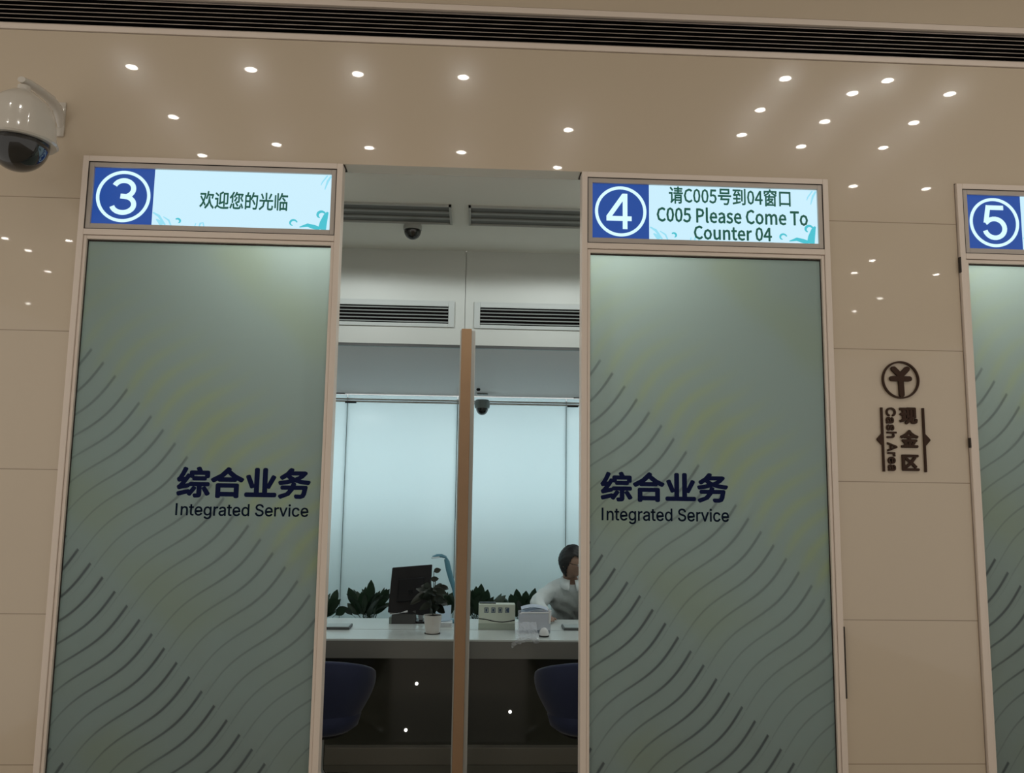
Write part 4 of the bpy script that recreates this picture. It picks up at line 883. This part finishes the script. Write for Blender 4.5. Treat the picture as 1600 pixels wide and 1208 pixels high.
# white phone / card holder between monitor and pot
p = desk_pt(657, 972)
t = thing('paper_holder', 'small white curled card standing between the monitor and the white pot', 'card', (p.x, p.y, DZ))
m = MB(); pts = [(656, 972), (653, 962), (655, 957), (660, 952), (662, 955), (661, 962), (662, 972)]
m.prism([(at_y(x, y, p.y).x, max(DZ, at_y(x, y, p.y).z)) for x, y in pts], p.y - 0.006, p.y + 0.006); m.build('card_face', PAPER, t)

# paper stack and leaflets behind the pot
p = desk_pt(695, 976)
t = thing('paper_stack', 'stack of white papers lying behind the potted plant', 'papers', (p.x, p.y - 0.06, DZ))
m = MB()
for k in range(5):
    m.box(p.x - 0.10 + 0.006 * (k % 3), p.x + 0.05 - 0.005 * (k % 2), p.y - 0.12, p.y + 0.0, DZ + 0.006 * k, DZ + 0.006 * k + 0.005)
m.build('sheets', PAPER, t)
m = MB(); m.obox((p.x - 0.01, p.y - 0.05, DZ + 0.078), ((1, 0, 0.12), (0, 0.7, 0.7), (-0.12, -0.7, 0.7)), (0.05, 0.06, 0.002)); m.build('folded_leaflet', mat('pale_blue_print', (0.42, 0.55, 0.68), 0.5), t)

# blue desk lamp
p = desk_pt(715, 972)
t = thing('desk_lamp', 'blue-grey gooseneck desk lamp half hidden by the brown divider', 'lamp', (p.x, p.y, DZ))
yl = p.y
MB().lathe([(0.065, DZ), (0.07, DZ + 0.008), (0.06, DZ + 0.018), (0.015, DZ + 0.024)], 28, (p.x, yl, 0)).build('base', LAMPBLUE, t, True)
nk = [Vector((p.x, yl, DZ + 0.02))] + [at_y(x, y, yl) for x, y in ((714, 940), (709, 918), (704.5, 903), (701, 890), (698.5, 878), (696.5, 873))]
MB().tube(nk, [0.012, 0.013, 0.015, 0.018, 0.019, 0.018, 0.012], 12, 0.8).build('neck', LAMPBLUE, t, True)
hd = [at_y(x, y, yl) for x, y in ((700, 875), (696, 870.5), (690, 868.5), (683, 868.5), (677, 870.5), (674.5, 872.5))]
h = MB().tube(hd, [0.008, 0.018, 0.022, 0.022, 0.018, 0.006], 14, 0.55).build('lamp_head', LAMPBLUE, t, True)
q = at_y(681, 870.5, yl)
MB().obox((q.x, yl - 0.016, q.z - 0.002), ((1, 0, 0.1), (0, 1, 0), (-0.1, 0, 1)), (0.026, 0.010, 0.005), 0.003).build('light_strip', mat('pale_lamp_strip', (0.70, 0.80, 0.85), 0.3), h)

# white display box with four small icons
a, b = desk_pt(747.5, 984), desk_pt(804.5, 984)
yb_ = a.y
zt_ = at_y(776, 944.5, yb_).z
t = thing('leaflet_box', 'off-white box with four small blue icons right of the divider', 'box', ((a.x + b.x) / 2, yb_, DZ))
m = MB(); m.box(a.x, b.x, yb_, yb_ + 0.09, DZ, zt_, 0.003); m.build('carton', BOXW, t)
m = MB(); q = at_y(775, 943, yb_).x; m.box(a.x + 0.004, q, yb_ + 0.03, yb_ + 0.08, zt_, zt_ + 0.006); m.build('dark_lid_edge', BLACKPL, t)
for k in range(4):
    q = at_y(760 + 10.8 * k, 953.5, yb_)
    m = MB(); m.hframe(q.x - 0.013, q.x + 0.013, q.z - 0.016, q.z + 0.016, (0.004, 0.004, 0.004, 0.004), yb_ - 0.0015, yb_ + 0.001)
    m.box(q.x - 0.006, q.x + 0.005, yb_ - 0.0016, yb_ + 0.001, q.z - 0.009, q.z + 0.008)
    if k == 3: m.box(q.x + 0.001, q.x + 0.009, yb_ - 0.0017, yb_ + 0.001, q.z - 0.012, q.z + 0.011)
    m.build('icon', ICON, t)
m = MB(); zz = at_y(776, 970, yb_).z
strip(m, [(a.x + (b.x - a.x) * i / 16, zz + 0.010 * math.cos(i / 16 * 5.0) + 0.002, 0.0028) for i in range(17)], yb_ - 0.0012, yb_ + 0.001); m.build('wave_line', BLACKPL, t)
m = MB(); m.box(a.x - 0.001, b.x + 0.001, yb_ - 0.001, yb_ + 0.001, DZ + 0.001, zz - 0.016); m.build('lower_band', mat('grey_green_card', (0.40, 0.45, 0.38), 0.5), t)

# clear tray with folded paper, the plastic bag over the edge, the mouse
yt = desk_pt(835, 990).y
a, b = at_y(811, 985, yt), at_y(860, 985, yt)
zt_ = at_y(836, 958, yt).z
t = thing('plastic_tray', 'clear plastic tray full of folded paper at the desk edge before the clerk', 'tray', ((a.x + b.x) / 2, yt + 0.05, DZ))
m = MB(); w_ = 0.003
m.box(a.x, b.x, yt, yt + w_, DZ + 0.02, zt_); m.box(a.x, b.x, yt + 0.12, yt + 0.12 + w_, DZ, zt_); m.box(a.x, a.x + w_, yt, yt + 0.12, DZ, zt_ - 0.01); m.box(b.x - w_, b.x, yt, yt + 0.12, DZ, zt_ + 0.012); m.box(a.x, b.x, yt, yt + 0.12, DZ, DZ + w_)
m.build('tray_body', CLEARPL, t)
m = MB(); m.tube([(a.x + 0.006, yt, zt_ - 0.006), (a.x + 0.02, yt - 0.001, zt_ + 0.001), (b.x - 0.01, yt - 0.001, zt_ + 0.002)], 0.005, 8); m.tube([(b.x - 0.004, yt - 0.002, zt_ + 0.020), (b.x - 0.006, yt - 0.002, DZ + 0.06)], [0.010, 0.006], 8); m.build('tray_rim', MOUSEW, t, True)
m = MB(); rnd = random.Random(3)
for k in range(7):
    z = DZ + 0.06 + 0.014 * k
    n = 10; row = []
    for i in range(n + 1):
        u = i / n; x = a.x + 0.015 + (b.x - a.x - 0.03) * u
        zz = z + 0.012 * math.sin(u * 4 + k) - 0.03 * u * (k % 3 == 1)
        row.append([m.bm.verts.new((x, yt + 0.008 + 0.003 * k, zz)), m.bm.verts.new((x, yt + 0.10, zz + 0.01))])
    for r0_, r1_ in zip(row, row[1:]): m.bm.faces.new((r0_[0], r1_[0], r1_[1], r0_[1]))
m.build('folded_paper', mat('bluish_paper', (0.55, 0.62, 0.74), 0.6), t)
# bag
t = None
rnd = random.Random(11); m = MB(); n = 12; g = []
corner = [at_y(x, y, DF - 0.006) for x, y in ((800, 1004), (842, 1004))]
for i in range(n + 1):
    row = []
    for j in range(n + 1):
        u, v = i / n, j / n
        x = at_y(804 + 33 * u - 8 * (v > .75) * (1 - u), 985, yt).x
        if v < 0.68:
            y = yt - 0.006 - (yt - 0.006 - DF + 0.004) * (v / 0.68); z = DZ + 0.004 + 0.058 * (1 - v / 0.68) ** 1.3 + 0.006
        else:
            y = DF - 0.008; z = DZ + 0.010 - (v - 0.68) / 0.32 * (0.012 + 0.05 * (1 - u) ** 2 + 0.018 * (u > 0.75))
        row.append(m.bm.verts.new((x + rnd.uniform(-.004, .004), y - rnd.uniform(0, .006), z + rnd.uniform(0, .007))))
    g.append(row)
for i in range(n):
    for j in range(n): m.bm.faces.new((g[i][j], g[i + 1][j], g[i + 1][j + 1], g[i][j + 1]))
o = m.build('plastic_bag', BAGPL, None)
tag(o, 'crumpled clear plastic bag drooping over the desk edge below the tray', 'bag')
p = desk_pt(850, 995)
t = thing('computer_mouse', 'white mouse with a black base on the desk edge beside the bag', 'mouse', (p.x, p.y, DZ))
m = MB(); m.lathe([(0.029, DZ), (0.032, DZ + 0.006), (0.031, DZ + 0.010)], 24, (p.x, p.y, 0)); m.build('base', BLACKPL, t, True)
m = MB(); m.lathe([(0.031 * math.cos(i / 8 * PI / 2) + 0.0005, DZ + 0.010 + 0.045 * math.sin(i / 8 * PI / 2)) for i in range(9)], 24, (p.x, p.y, 0)); m.build('shell', MOUSEW, t, True)

# flat grey pads at both ends of the visible desk
for (xa, xb, yf, yk_, lab) in ((470, 546, 984, 978.5, 'thin dark grey writing pad on the desk beside panel 3'), (881, 960, 985.5, 981.5, 'thin dark grey writing pad on the desk beside the clerk and panel 4')):
    a, b = desk_pt(xa, yf), desk_pt(xb, yf)
    y1 = a.y + 0.16
    t = thing('writing_pad', lab, 'writing pad', ((a.x + b.x) / 2, a.y + 0.08, DZ), 'writing pads on the desk')
    m = MB()
    m.box(a.x, b.x, a.y, y1, DZ, DZ + 0.016, 0.003); m.build('pad_base', DGREY, t)
    m = MB(); m.box(a.x + 0.008, b.x - 0.008, a.y + 0.008, y1 - 0.008, DZ + 0.016, DZ + 0.018); m.build('sheet', mat('pale_pad_top', (0.42, 0.48, 0.48), 0.4), t)


# ------------------------------------------------------------------ blue tub chairs
def tub_chair(label, loc, rz):
    t = thing('tub_chair', label, 'chair', loc, 'blue tub chairs at the desk', rz)
    m = MB(); na, nh = 28, 10; g = []
    for i in range(na + 1):
        th = math.radians(-128 + 256 * i / na)                 # 0 = the back, pointing to -y
        topz = 0.75 - 0.20 * (abs(th) / math.radians(128)) ** 1.7
        row = []
        for j in range(nh + 1):
            v = j / nh; z = 0.36 + (topz - 0.36) * v
            r = 0.175 + 0.115 * math.sin(v * PI / 2) ** 1.2 - 0.010 * v ** 6
            row.append(m.bm.verts.new((math.sin(th) * r * 1.02, -math.cos(th) * r, z)))
        g.append(row)
    for i in range(na):
        for j in range(nh): m.bm.faces.new((g[i][j], g[i + 1][j], g[i + 1][j + 1], g[i][j + 1]))
    bmesh.ops.recalc_face_normals(m.bm, faces=m.bm.faces)
    bmesh.ops.solidify(m.bm, geom=list(m.bm.faces), thickness=0.035)
    o = m.build('backrest', BLUEFAB, t, True, local=True)
    md = o.modifiers.new('bevel', 'BEVEL'); md.width = 0.012; md.segments = 3; md.limit_method = 'ANGLE'
    MB().lathe([(0.165, 0.345), (0.20, 0.37), (0.215, 0.42), (0.205, 0.455), (0.14, 0.468)], 36).build('seat', BLUEFAB, t, True, local=True)
    MB().lathe([(0.14, 0.325), (0.165, 0.344)], 30).build('seat_shell', BLACKPL, t, local=True)
    MB().lathe([(0.045, 0.07), (0.04, 0.12), (0.026, 0.14), (0.026, 0.325)], 20).build('column', CHROME, t, True, local=True)
    for k in range(5):
        an = 2 * PI * k / 5 + 0.3; c_, s_ = math.cos(an), math.sin(an)
        lg = MB().tube([(0.03 * c_, 0.03 * s_, 0.10), (0.16 * c_, 0.16 * s_, 0.085), (0.27 * c_, 0.27 * s_, 0.058)], [0.020, 0.016, 0.012], 10, 0.7).build('leg', CHROME, t, True, local=True)
        MB().lathe([(0.022, -0.012), (0.026, 0.0), (0.022, 0.012)], 18, (0.275 * c_, 0.275 * s_, 0.026), 'x').build('caster', BLACKPL, lg, True, local=True)
    return t


pl = at_y(583, 1062, 1.0); pr = at_y(838, 1055, 1.0)
tub_chair('navy blue tub chair half hidden behind panel 3', (pl.x - 0.285, 1.10, 0), 0.15)
tub_chair('navy blue tub chair half hidden behind panel 4', (pr.x + 0.285, 1.10, 0), -0.1)

# ------------------------------------------------------------------ planters behind the clerk
o = MB().box(0.2, 3.3, 3.25, 3.75, 0, 0.42, 0.004).build('low_cabinet', PANEL_WHITE)
tag(o, 'low white cabinet under the row of plants by the back wall', 'cabinet')


def wall_plant(px, top_px, seed, spread, nl, label, lead=()):
    p = at_y(px, 950, 3.45)
    t = thing('leafy_plant', label, 'plant', (p.x, 3.45, 0.42), 'leafy plants along the back wall')
    zt_ = at_y(px, top_px, 3.45).z
    MB().lathe([(0.07, 0.42), (0.10, 0.56), (0.095, 0.56), (0.09, 0.545)], 24, (p.x, 3.45, 0)).build('pot', PLANTER, t, True)
    MB().lathe([(0.09, 0.543), (0.03, 0.55)], 20, (p.x, 3.45, 0)).build('soil', SOIL, t)
    rnd = random.Random(seed); m = MB()
    H = zt_ - 0.55
    for k in range(nl):
        an = rnd.uniform(0, 2 * PI); tilt = rnd.uniform(0.1, 1.0) ** 0.8 * spread
        d = Vector((math.cos(an) * math.sin(tilt), math.sin(an) * math.sin(tilt) * 0.7, math.cos(tilt)))
        ln = rnd.uniform(0.62, 1.0) * H * (1.0 + 0.25 * math.sin(tilt))
        m.leaf((p.x + rnd.uniform(-.05, .05), 3.45 + rnd.uniform(-.04, .04), 0.55), d, ln, rnd.uniform(0.026, 0.042), rnd.uniform(0.1, 0.8), 9, rnd.uniform(-0.9, 0.9), (1, 0, 0.3), 0.35)
    for (tx, ty) in lead:                                       # the leaves that stand out of the clump
        q = at_y(tx, ty, 3.42); b0 = Vector((p.x + (q.x - p.x) * 0.35, 3.45, 0.56)); d = q - b0
        m.leaf(b0, d, d.length, 0.036, 0.05, 10, rnd.uniform(-0.4, 0.4), (1, 0, -0.4), 0.45)
    m.build('foliage', LEAF, t, True)
    return t


wall_plant(500, 925, 2, 0.8, 22, 'leafy dark plant at the left end of the row, partly behind panel 3', ((527, 921), (540, 948)))
wall_plant(576, 918, 4, 0.9, 46, 'bushy dark plant with one tall upright leaf left of the monitor', ((580, 906), (545, 918), (604, 920), (565, 925), (596, 926), (535, 948)))
wall_plant(682, 925, 6, 0.75, 46, 'bushy dark plant behind the potted plant and the blue lamp', ((708, 925), (668, 922)))
wall_plant(748, 920, 8, 0.8, 46, 'bushy dark plant just right of the divider, behind the icon box', ((752, 912), (744, 916), (762, 921), (761, 930), (730, 917)))
wall_plant(818, 925, 9, 0.95, 46, 'bushy dark plant between the icon box and the clerk', ((782, 935), (798, 928), (807, 920), (822, 923), (836, 919), (845, 926)))


# ------------------------------------------------------------------ the clerk
def skin_object(name, pts, edges, m, remesh=None, sub=2, extra=None, root=0):
    me = bpy.data.meshes.new(name); names = list(pts)
    me.from_pydata([pts[k][:3] for k in names], [(names.index(a), names.index(b)) for a, b in edges], [])
    o = bpy.data.objects.new(name, me); COL.objects.link(o)
    o.modifiers.new('skin', 'SKIN').use_smooth_shade = True
    if not me.skin_vertices: me.skin_vertices.new()
    for i, k in enumerate(names):
        r = pts[k][3]; r = r if isinstance(r, tuple) else (r, r)
        me.skin_vertices[0].data[i].radius = r
        me.skin_vertices[0].data[i].use_root = (i == root)
    sm = o.modifiers.new('sub', 'SUBSURF'); sm.levels = sub; sm.render_levels = sub
    dg = bpy.context.evaluated_depsgraph_get()
    out = bpy.data.meshes.new_from_object(o.evaluated_get(dg))
    bpy.data.objects.remove(o); bpy.data.meshes.remove(me)
    return out


def join_remesh(name, meshes, voxel, m, parent=None, smooth_it=2):
    bm = bmesh.new()
    for me in meshes: bm.from_mesh(me)
    me = bpy.data.meshes.new(name); bm.to_mesh(me); bm.free()
    o = bpy.data.objects.new(name, me); COL.objects.link(o)
    r = o.modifiers.new('remesh', 'REMESH'); r.mode = 'VOXEL'; r.voxel_size = voxel
    if smooth_it:
        s_ = o.modifiers.new('smooth', 'SMOOTH'); s_.iterations = smooth_it; s_.factor = 0.5
    dg = bpy.context.evaluated_depsgraph_get()
    out = bpy.data.meshes.new_from_object(o.evaluated_get(dg))
    bpy.data.objects.remove(o); bpy.data.meshes.remove(me)
    out.name = name; out.materials.clear(); out.materials.append(m)
    out.polygons.foreach_set('use_smooth', [True] * len(out.polygons))
    o = bpy.data.objects.new(name, out); COL.objects.link(o); o.parent = parent
    return o


HC = at_y(893, 879, 2.58)                 # centre of the head
HX, HY, HZ = HC.x, 2.58, HC.z
HR = Euler((math.radians(-14), 0, 0)).to_matrix()
HR = Matrix.Rotation(math.radians(52), 3, 'Z') @ Matrix.Rotation(math.radians(14), 3, 'X')   # face first points to -y, turned to the viewer's right, chin down


def head_pt(x, y, z):
    """head space: x to the clerk's left, -y out of the face, z up; unit = metres"""
    return Vector((HX, HY, HZ)) + HR @ Vector((x, y, z))


def head_mesh(inflate=0.0, hair=False):
    bm = bmesh.new(); bmesh.ops.create_uvsphere(bm, u_segments=90 if hair else 40, v_segments=64 if hair else 28, radius=1.0)
    kill = []
    for v in bm.verts:
        x, y, z = v.co
        X = x * 0.074; Y = y * 0.094; Z = z * 0.116
        low = max(0.0, -z)
        X *= 1 - 0.30 * low ** 1.6; Y *= 1 - 0.10 * low
        if y > 0: Y *= 1 - 0.30 * low ** 1.2; Z += 0.018 * low * y
        if y < 0 and z < -0.55: Y -= 0.012 * (-y)                           # chin
        f = max(0.0, -y)
        if f > 0.3:
            nose = math.exp(-((X / 0.013) ** 2)) * math.exp(-(((Z + 0.022) / 0.018) ** 2)); Y -= 0.020 * nose
            Y -= 0.008 * math.exp(-((X / 0.010) ** 2)) * math.exp(-(((Z - 0.002) / 0.02) ** 2))
            for sx in (-0.030, 0.030): Y += 0.008 * math.exp(-(((X - sx) / 0.014) ** 2)) * math.exp(-(((Z - 0.006) / 0.011) ** 2))
            Y -= 0.005 * math.exp(-((X / 0.022) ** 2)) * math.exp(-(((Z + 0.056) / 0.007) ** 2)); Y += 0.003 * math.exp(-((X / 0.02) ** 2)) * math.exp(-(((Z + 0.0565) / 0.0025) ** 2))
            Y -= 0.004 * math.exp(-(((Z - 0.022) / 0.008) ** 2)) * math.exp(-((X / 0.05) ** 2))
        if hair:
            q = Vector((X, Y, Z)); n_ = q.normalized(); q += n_ * (0.012 + 0.006 * max(0, z)); X, Y, Z = q
            line = -0.092 if y > -0.02 else (0.055 if y < -0.42 else -0.092 + 0.147 * ((-0.02 - y) / 0.40))
            if z * 0.116 < line - 0.004 * math.sin(x * 30): kill.append(v)
            q = Vector((X, Y, Z)) * (1 + 0.02 * math.sin(x * 23 + y * 9) * math.sin(z * 17)); X, Y, Z = q
        v.co = head_pt(X, Y, Z)
    if hair and kill: bmesh.ops.delete(bm, geom=kill, context='VERTS')
    me = bpy.data.meshes.new('head'); bm.to_mesh(me); bm.free()
    return me


NB = Vector((HX + 0.006, HY + 0.055, HZ - 0.175))         # base of the neck
SL = at_y(859, 918, 2.66); SLp = (SL.x, 2.66, SL.z - 0.03)  # shoulder on the viewer's left
SRp = (NB.x + (NB.x - SL.x) * 0.98, 2.66, SL.z - 0.03)
EL = at_y(838, 944, 2.42); ELp = (EL.x, 2.42, max(EL.z, DZ + 0.055))
ERp = (SRp[0] + 0.07, 2.44, DZ + 0.055)
WLp = (ELp[0] + 0.055, 2.205, DZ + 0.036)
WRp = (ERp[0] - 0.06, 2.205, DZ + 0.036)
body_pts = {
    'pelvis': (NB.x, 2.98, 0.55, 0.13), 'waist': (NB.x, 2.90, 0.68, 0.12), 'chest': (NB.x, 2.76, 0.84, 0.13), 'upper': (NB.x, 2.68, 0.91, 0.075),
    'neck': (NB.x, NB.y, NB.z + 0.02, 0.052), 'skull': (*head_pt(0, 0.03, -0.03), 0.05),
    'sl': (*SLp, 0.050), 'el': (*ELp, 0.040), 'wl': (*WLp, 0.026), 'pl': (WLp[0] + 0.008, 2.15, DZ + 0.022, (0.034, 0.016)),
    'sr': (*SRp, 0.050), 'er': (*ERp, 0.040), 'wr': (*WRp, 0.026), 'pr': (WRp[0] - 0.008, 2.15, DZ + 0.022, (0.034, 0.016)),
    'hl': (NB.x - 0.10, 2.93, 0.53, 0.085), 'kl': (NB.x - 0.13, 2.53, 0.53, 0.062), 'al': (NB.x - 0.13, 2.58, 0.10, 0.042), 'tl': (NB.x - 0.14, 2.44, 0.045, 0.035),
    'hr': (NB.x + 0.10, 2.93, 0.53, 0.085), 'kr': (NB.x + 0.13, 2.53, 0.53, 0.062), 'ar': (NB.x + 0.13, 2.58, 0.10, 0.042), 'tr': (NB.x + 0.14, 2.44, 0.045, 0.035)}
body_edges = [('pelvis', 'waist'), ('waist', 'chest'), ('chest', 'upper'), ('upper', 'neck'), ('neck', 'skull'), ('upper', 'sl'), ('sl', 'el'), ('el', 'wl'), ('wl', 'pl'),
              ('upper', 'sr'), ('sr', 'er'), ('er', 'wr'), ('wr', 'pr'), ('pelvis', 'hl'), ('hl', 'kl'), ('kl', 'al'), ('al', 'tl'), ('pelvis', 'hr'), ('hr', 'kr'), ('kr', 'ar'), ('ar', 'tr')]
meshes = [skin_object('body', body_pts, body_edges, SKIN), head_mesh()]
for sx, pk in ((1, 'pl'), (-1, 'pr')):
    px_, py_, pz_ = body_pts[pk][:3]
    for k, (fx, ln) in enumerate(((-0.026, 0.068), (-0.009, 0.076), (0.009, 0.071), (0.025, 0.055))):
        f = {'a': (px_ + fx * 0.8 * sx, py_ - 0.005, pz_ + 0.002, 0.010), 'b': (px_ + fx * sx, py_ - 0.045, pz_ + 0.010, 0.0095), 'c': (px_ + fx * 1.1 * sx, py_ - 0.045 - ln * 0.5, pz_ + 0.004, 0.0085), 'd': (px_ + fx * 1.1 * sx, py_ - 0.045 - ln * 0.8, pz_ - 0.010, 0.0075)}
        meshes.append(skin_object('finger', f, [('a', 'b'), ('b', 'c'), ('c', 'd')], SKIN, sub=1))
    f = {'a': (px_ + 0.020 * sx, py_ + 0.022, pz_, 0.011), 'b': (px_ + 0.045 * sx, py_ - 0.006, pz_ - 0.002, 0.010), 'c': (px_ + 0.050 * sx, py_ - 0.035, pz_ - 0.006, 0.008)}
    meshes.append(skin_object('thumb', f, [('a', 'b'), ('b', 'c')], SKIN, sub=1))
for sx in (-1, 1):                                         # ears
    bm = bmesh.new(); bmesh.ops.create_uvsphere(bm, u_segments=14, v_segments=10, radius=1)
    for v in bm.verts: v.co = head_pt(sx * 0.074 + v.co.x * 0.008, 0.012 + v.co.y * 0.018, -0.010 + v.co.z * 0.031)
    me = bpy.data.meshes.new('ear'); bm.to_mesh(me); bm.free(); meshes.append(me)
person = join_remesh('person', meshes, 0.0055, SKIN, None, 2)
tag(person, 'person in white shirt and glasses with black hair, seated bent at the desk', 'person')
me = head_mesh(0, True); me.materials.append(HAIR); me.polygons.foreach_set('use_smooth', [True] * len(me.polygons)); me.name = 'hair'
o = bpy.data.objects.new('hair', me); COL.objects.link(o); o.parent = person
md = o.modifiers.new('thick', 'SOLIDIFY'); md.thickness = 0.010; md.offset = -1
# eyes, brows, glasses
for sx in (-1, 1):
    m = MB(); bmesh.ops.create_uvsphere(m.bm, u_segments=14, v_segments=10, radius=0.0105)
    for v in m.bm.verts: v.co = head_pt(sx * 0.030, -0.0785, 0.005) + v.co
    e = m.build('eye', mat('eye_white', (0.6, 0.58, 0.55), 0.2), person, True)
    m = MB(); bmesh.ops.create_uvsphere(m.bm, u_segments=12, v_segments=8, radius=0.005)
    for v in m.bm.verts: v.co = head_pt(sx * 0.030, -0.0865, 0.004) + v.co
    m.build('iris', BLACKPL, e, True)
m = MB()
for sx in (-1, 1):
    m.tube([head_pt(sx * 0.030 + 0.023 * math.cos(a_ * PI / 8), -0.100 + 0.006 * abs(math.cos(a_ * PI / 8)), 0.004 + 0.017 * math.sin(a_ * PI / 8)) for a_ in range(17)], 0.0016, 6)
    m.tube([head_pt(sx * 0.054, -0.093, 0.010), head_pt(sx * 0.080, -0.06, 0.010), head_pt(sx * 0.083, 0.01, 0.008), head_pt(sx * 0.080, 0.026, -0.006)], 0.0022, 6)
m.tube([head_pt(-0.008, -0.103, 0.008), head_pt(0, -0.106, 0.010), head_pt(0.008, -0.103, 0.008)], 0.0014, 6)
m.build('glasses', BLACKPL, person, True)
# shirt
k = 0.022
sp_ = {n: body_pts[n] for n in ('waist', 'chest', 'upper', 'sl', 'el', 'wl', 'sr', 'er', 'wr')}
sp_ = {n: (v[0], v[1], v[2] + 0.004, v[3] + k) for n, v in sp_.items()}
sp_['upper'] = (NB.x, 2.67, 0.915, 0.122); sp_['sl'] = (*SLp, 0.066); sp_['sr'] = (*SRp, 0.066)
sp_['hem'] = (NB.x, 2.97, 0.58, 0.15)
sp_['nk'] = (NB.x, NB.y - 0.004, NB.z + 0.030, 0.074)
for n in ('wl', 'wr'):
    v = body_pts[n]; sp_[n] = (v[0], v[1] + 0.02, v[2] + 0.008, 0.034)
sh = join_remesh('shirt', [skin_object('shirt', sp_, [('hem', 'waist'), ('waist', 'chest'), ('chest', 'upper'), ('upper', 'nk'), ('upper', 'sl'), ('sl', 'el'), ('el', 'wl'), ('upper', 'sr'), ('sr', 'er'), ('er', 'wr')], SHIRT)], 0.008, SHIRT, person, 3)
for v in sh.data.vertices:                                  # folds in the cloth
    p = v.co
    w_ = math.sin(p.z * 55 + p.x * 30 + 3 * math.sin(p.x * 17)) * math.sin(p.x * 21 - p.y * 26 + 2)
    v.co = p + v.normal * 0.0045 * w_
# collar
m = MB(); n = 20; rows = []
for i in range(n + 1):
    a_ = math.radians(-165 + 330 * i / n) + PI / 2
    c_, s_ = math.cos(a_), math.sin(a_)
    fr_ = max(0, -s_)
    ctr = Vector((NB.x, NB.y + 0.004, NB.z + 0.035))
    rows.append([m.bm.verts.new(ctr + Vector((c_ * 0.072, s_ * 0.072, 0.034 - 0.020 * fr_))), m.bm.verts.new(ctr + Vector((c_ * (0.094 + 0.016 * fr_), s_ * (0.094 + 0.030 * fr_), -0.014 - 0.046 * fr_)))])
for a_, b_ in zip(rows, rows[1:]): m.bm.faces.new((a_[0], b_[0], b_[1], a_[1]))
o = m.build('collar', SHIRT, sh, True); md = o.modifiers.new('thick', 'SOLIDIFY'); md.thickness = 0.005
# trousers and shoes
tp = {n: body_pts[n] for n in ('pelvis', 'hl', 'kl', 'al', 'hr', 'kr', 'ar')}
tp = {n: (v[0], v[1], v[2], v[3] + 0.014) for n, v in tp.items()}
join_remesh('trousers', [skin_object('trousers', tp, [('pelvis', 'hl'), ('hl', 'kl'), ('kl', 'al'), ('pelvis', 'hr'), ('hr', 'kr'), ('kr', 'ar')], TROUSER)], 0.010, TROUSER, person, 2)
for n in ('l', 'r'):
    a_ = body_pts['a' + n]; b_ = body_pts['t' + n]
    MB().tube([(a_[0], a_[1] + 0.04, 0.045), (a_[0], a_[1] - 0.03, 0.055), (b_[0], b_[1], 0.042), (b_[0], b_[1] - 0.05, 0.032)], [0.036, 0.046, 0.046, 0.026], 14, 0.8).build('shoe', BLACKPL, person, True)
# the clerk's chair
t = thing('stool', 'dark round stool under the clerk behind the desk', 'stool', (NB.x, 2.98, 0))
MB().lathe([(0.13, 0.365), (0.165, 0.375), (0.165, 0.395), (0.13, 0.41)], 28, (NB.x, 2.98, 0)).build('seat', DGREY, t, True)
MB().lathe([(0.03, 0.035), (0.025, 0.365)], 16, (NB.x, 2.98, 0)).build('column', BLACKPL, t, True)
MB().lathe([(0.17, 0.0), (0.17, 0.012), (0.04, 0.035)], 28, (NB.x, 2.98, 0)).build('base', BLACKPL, t, True)
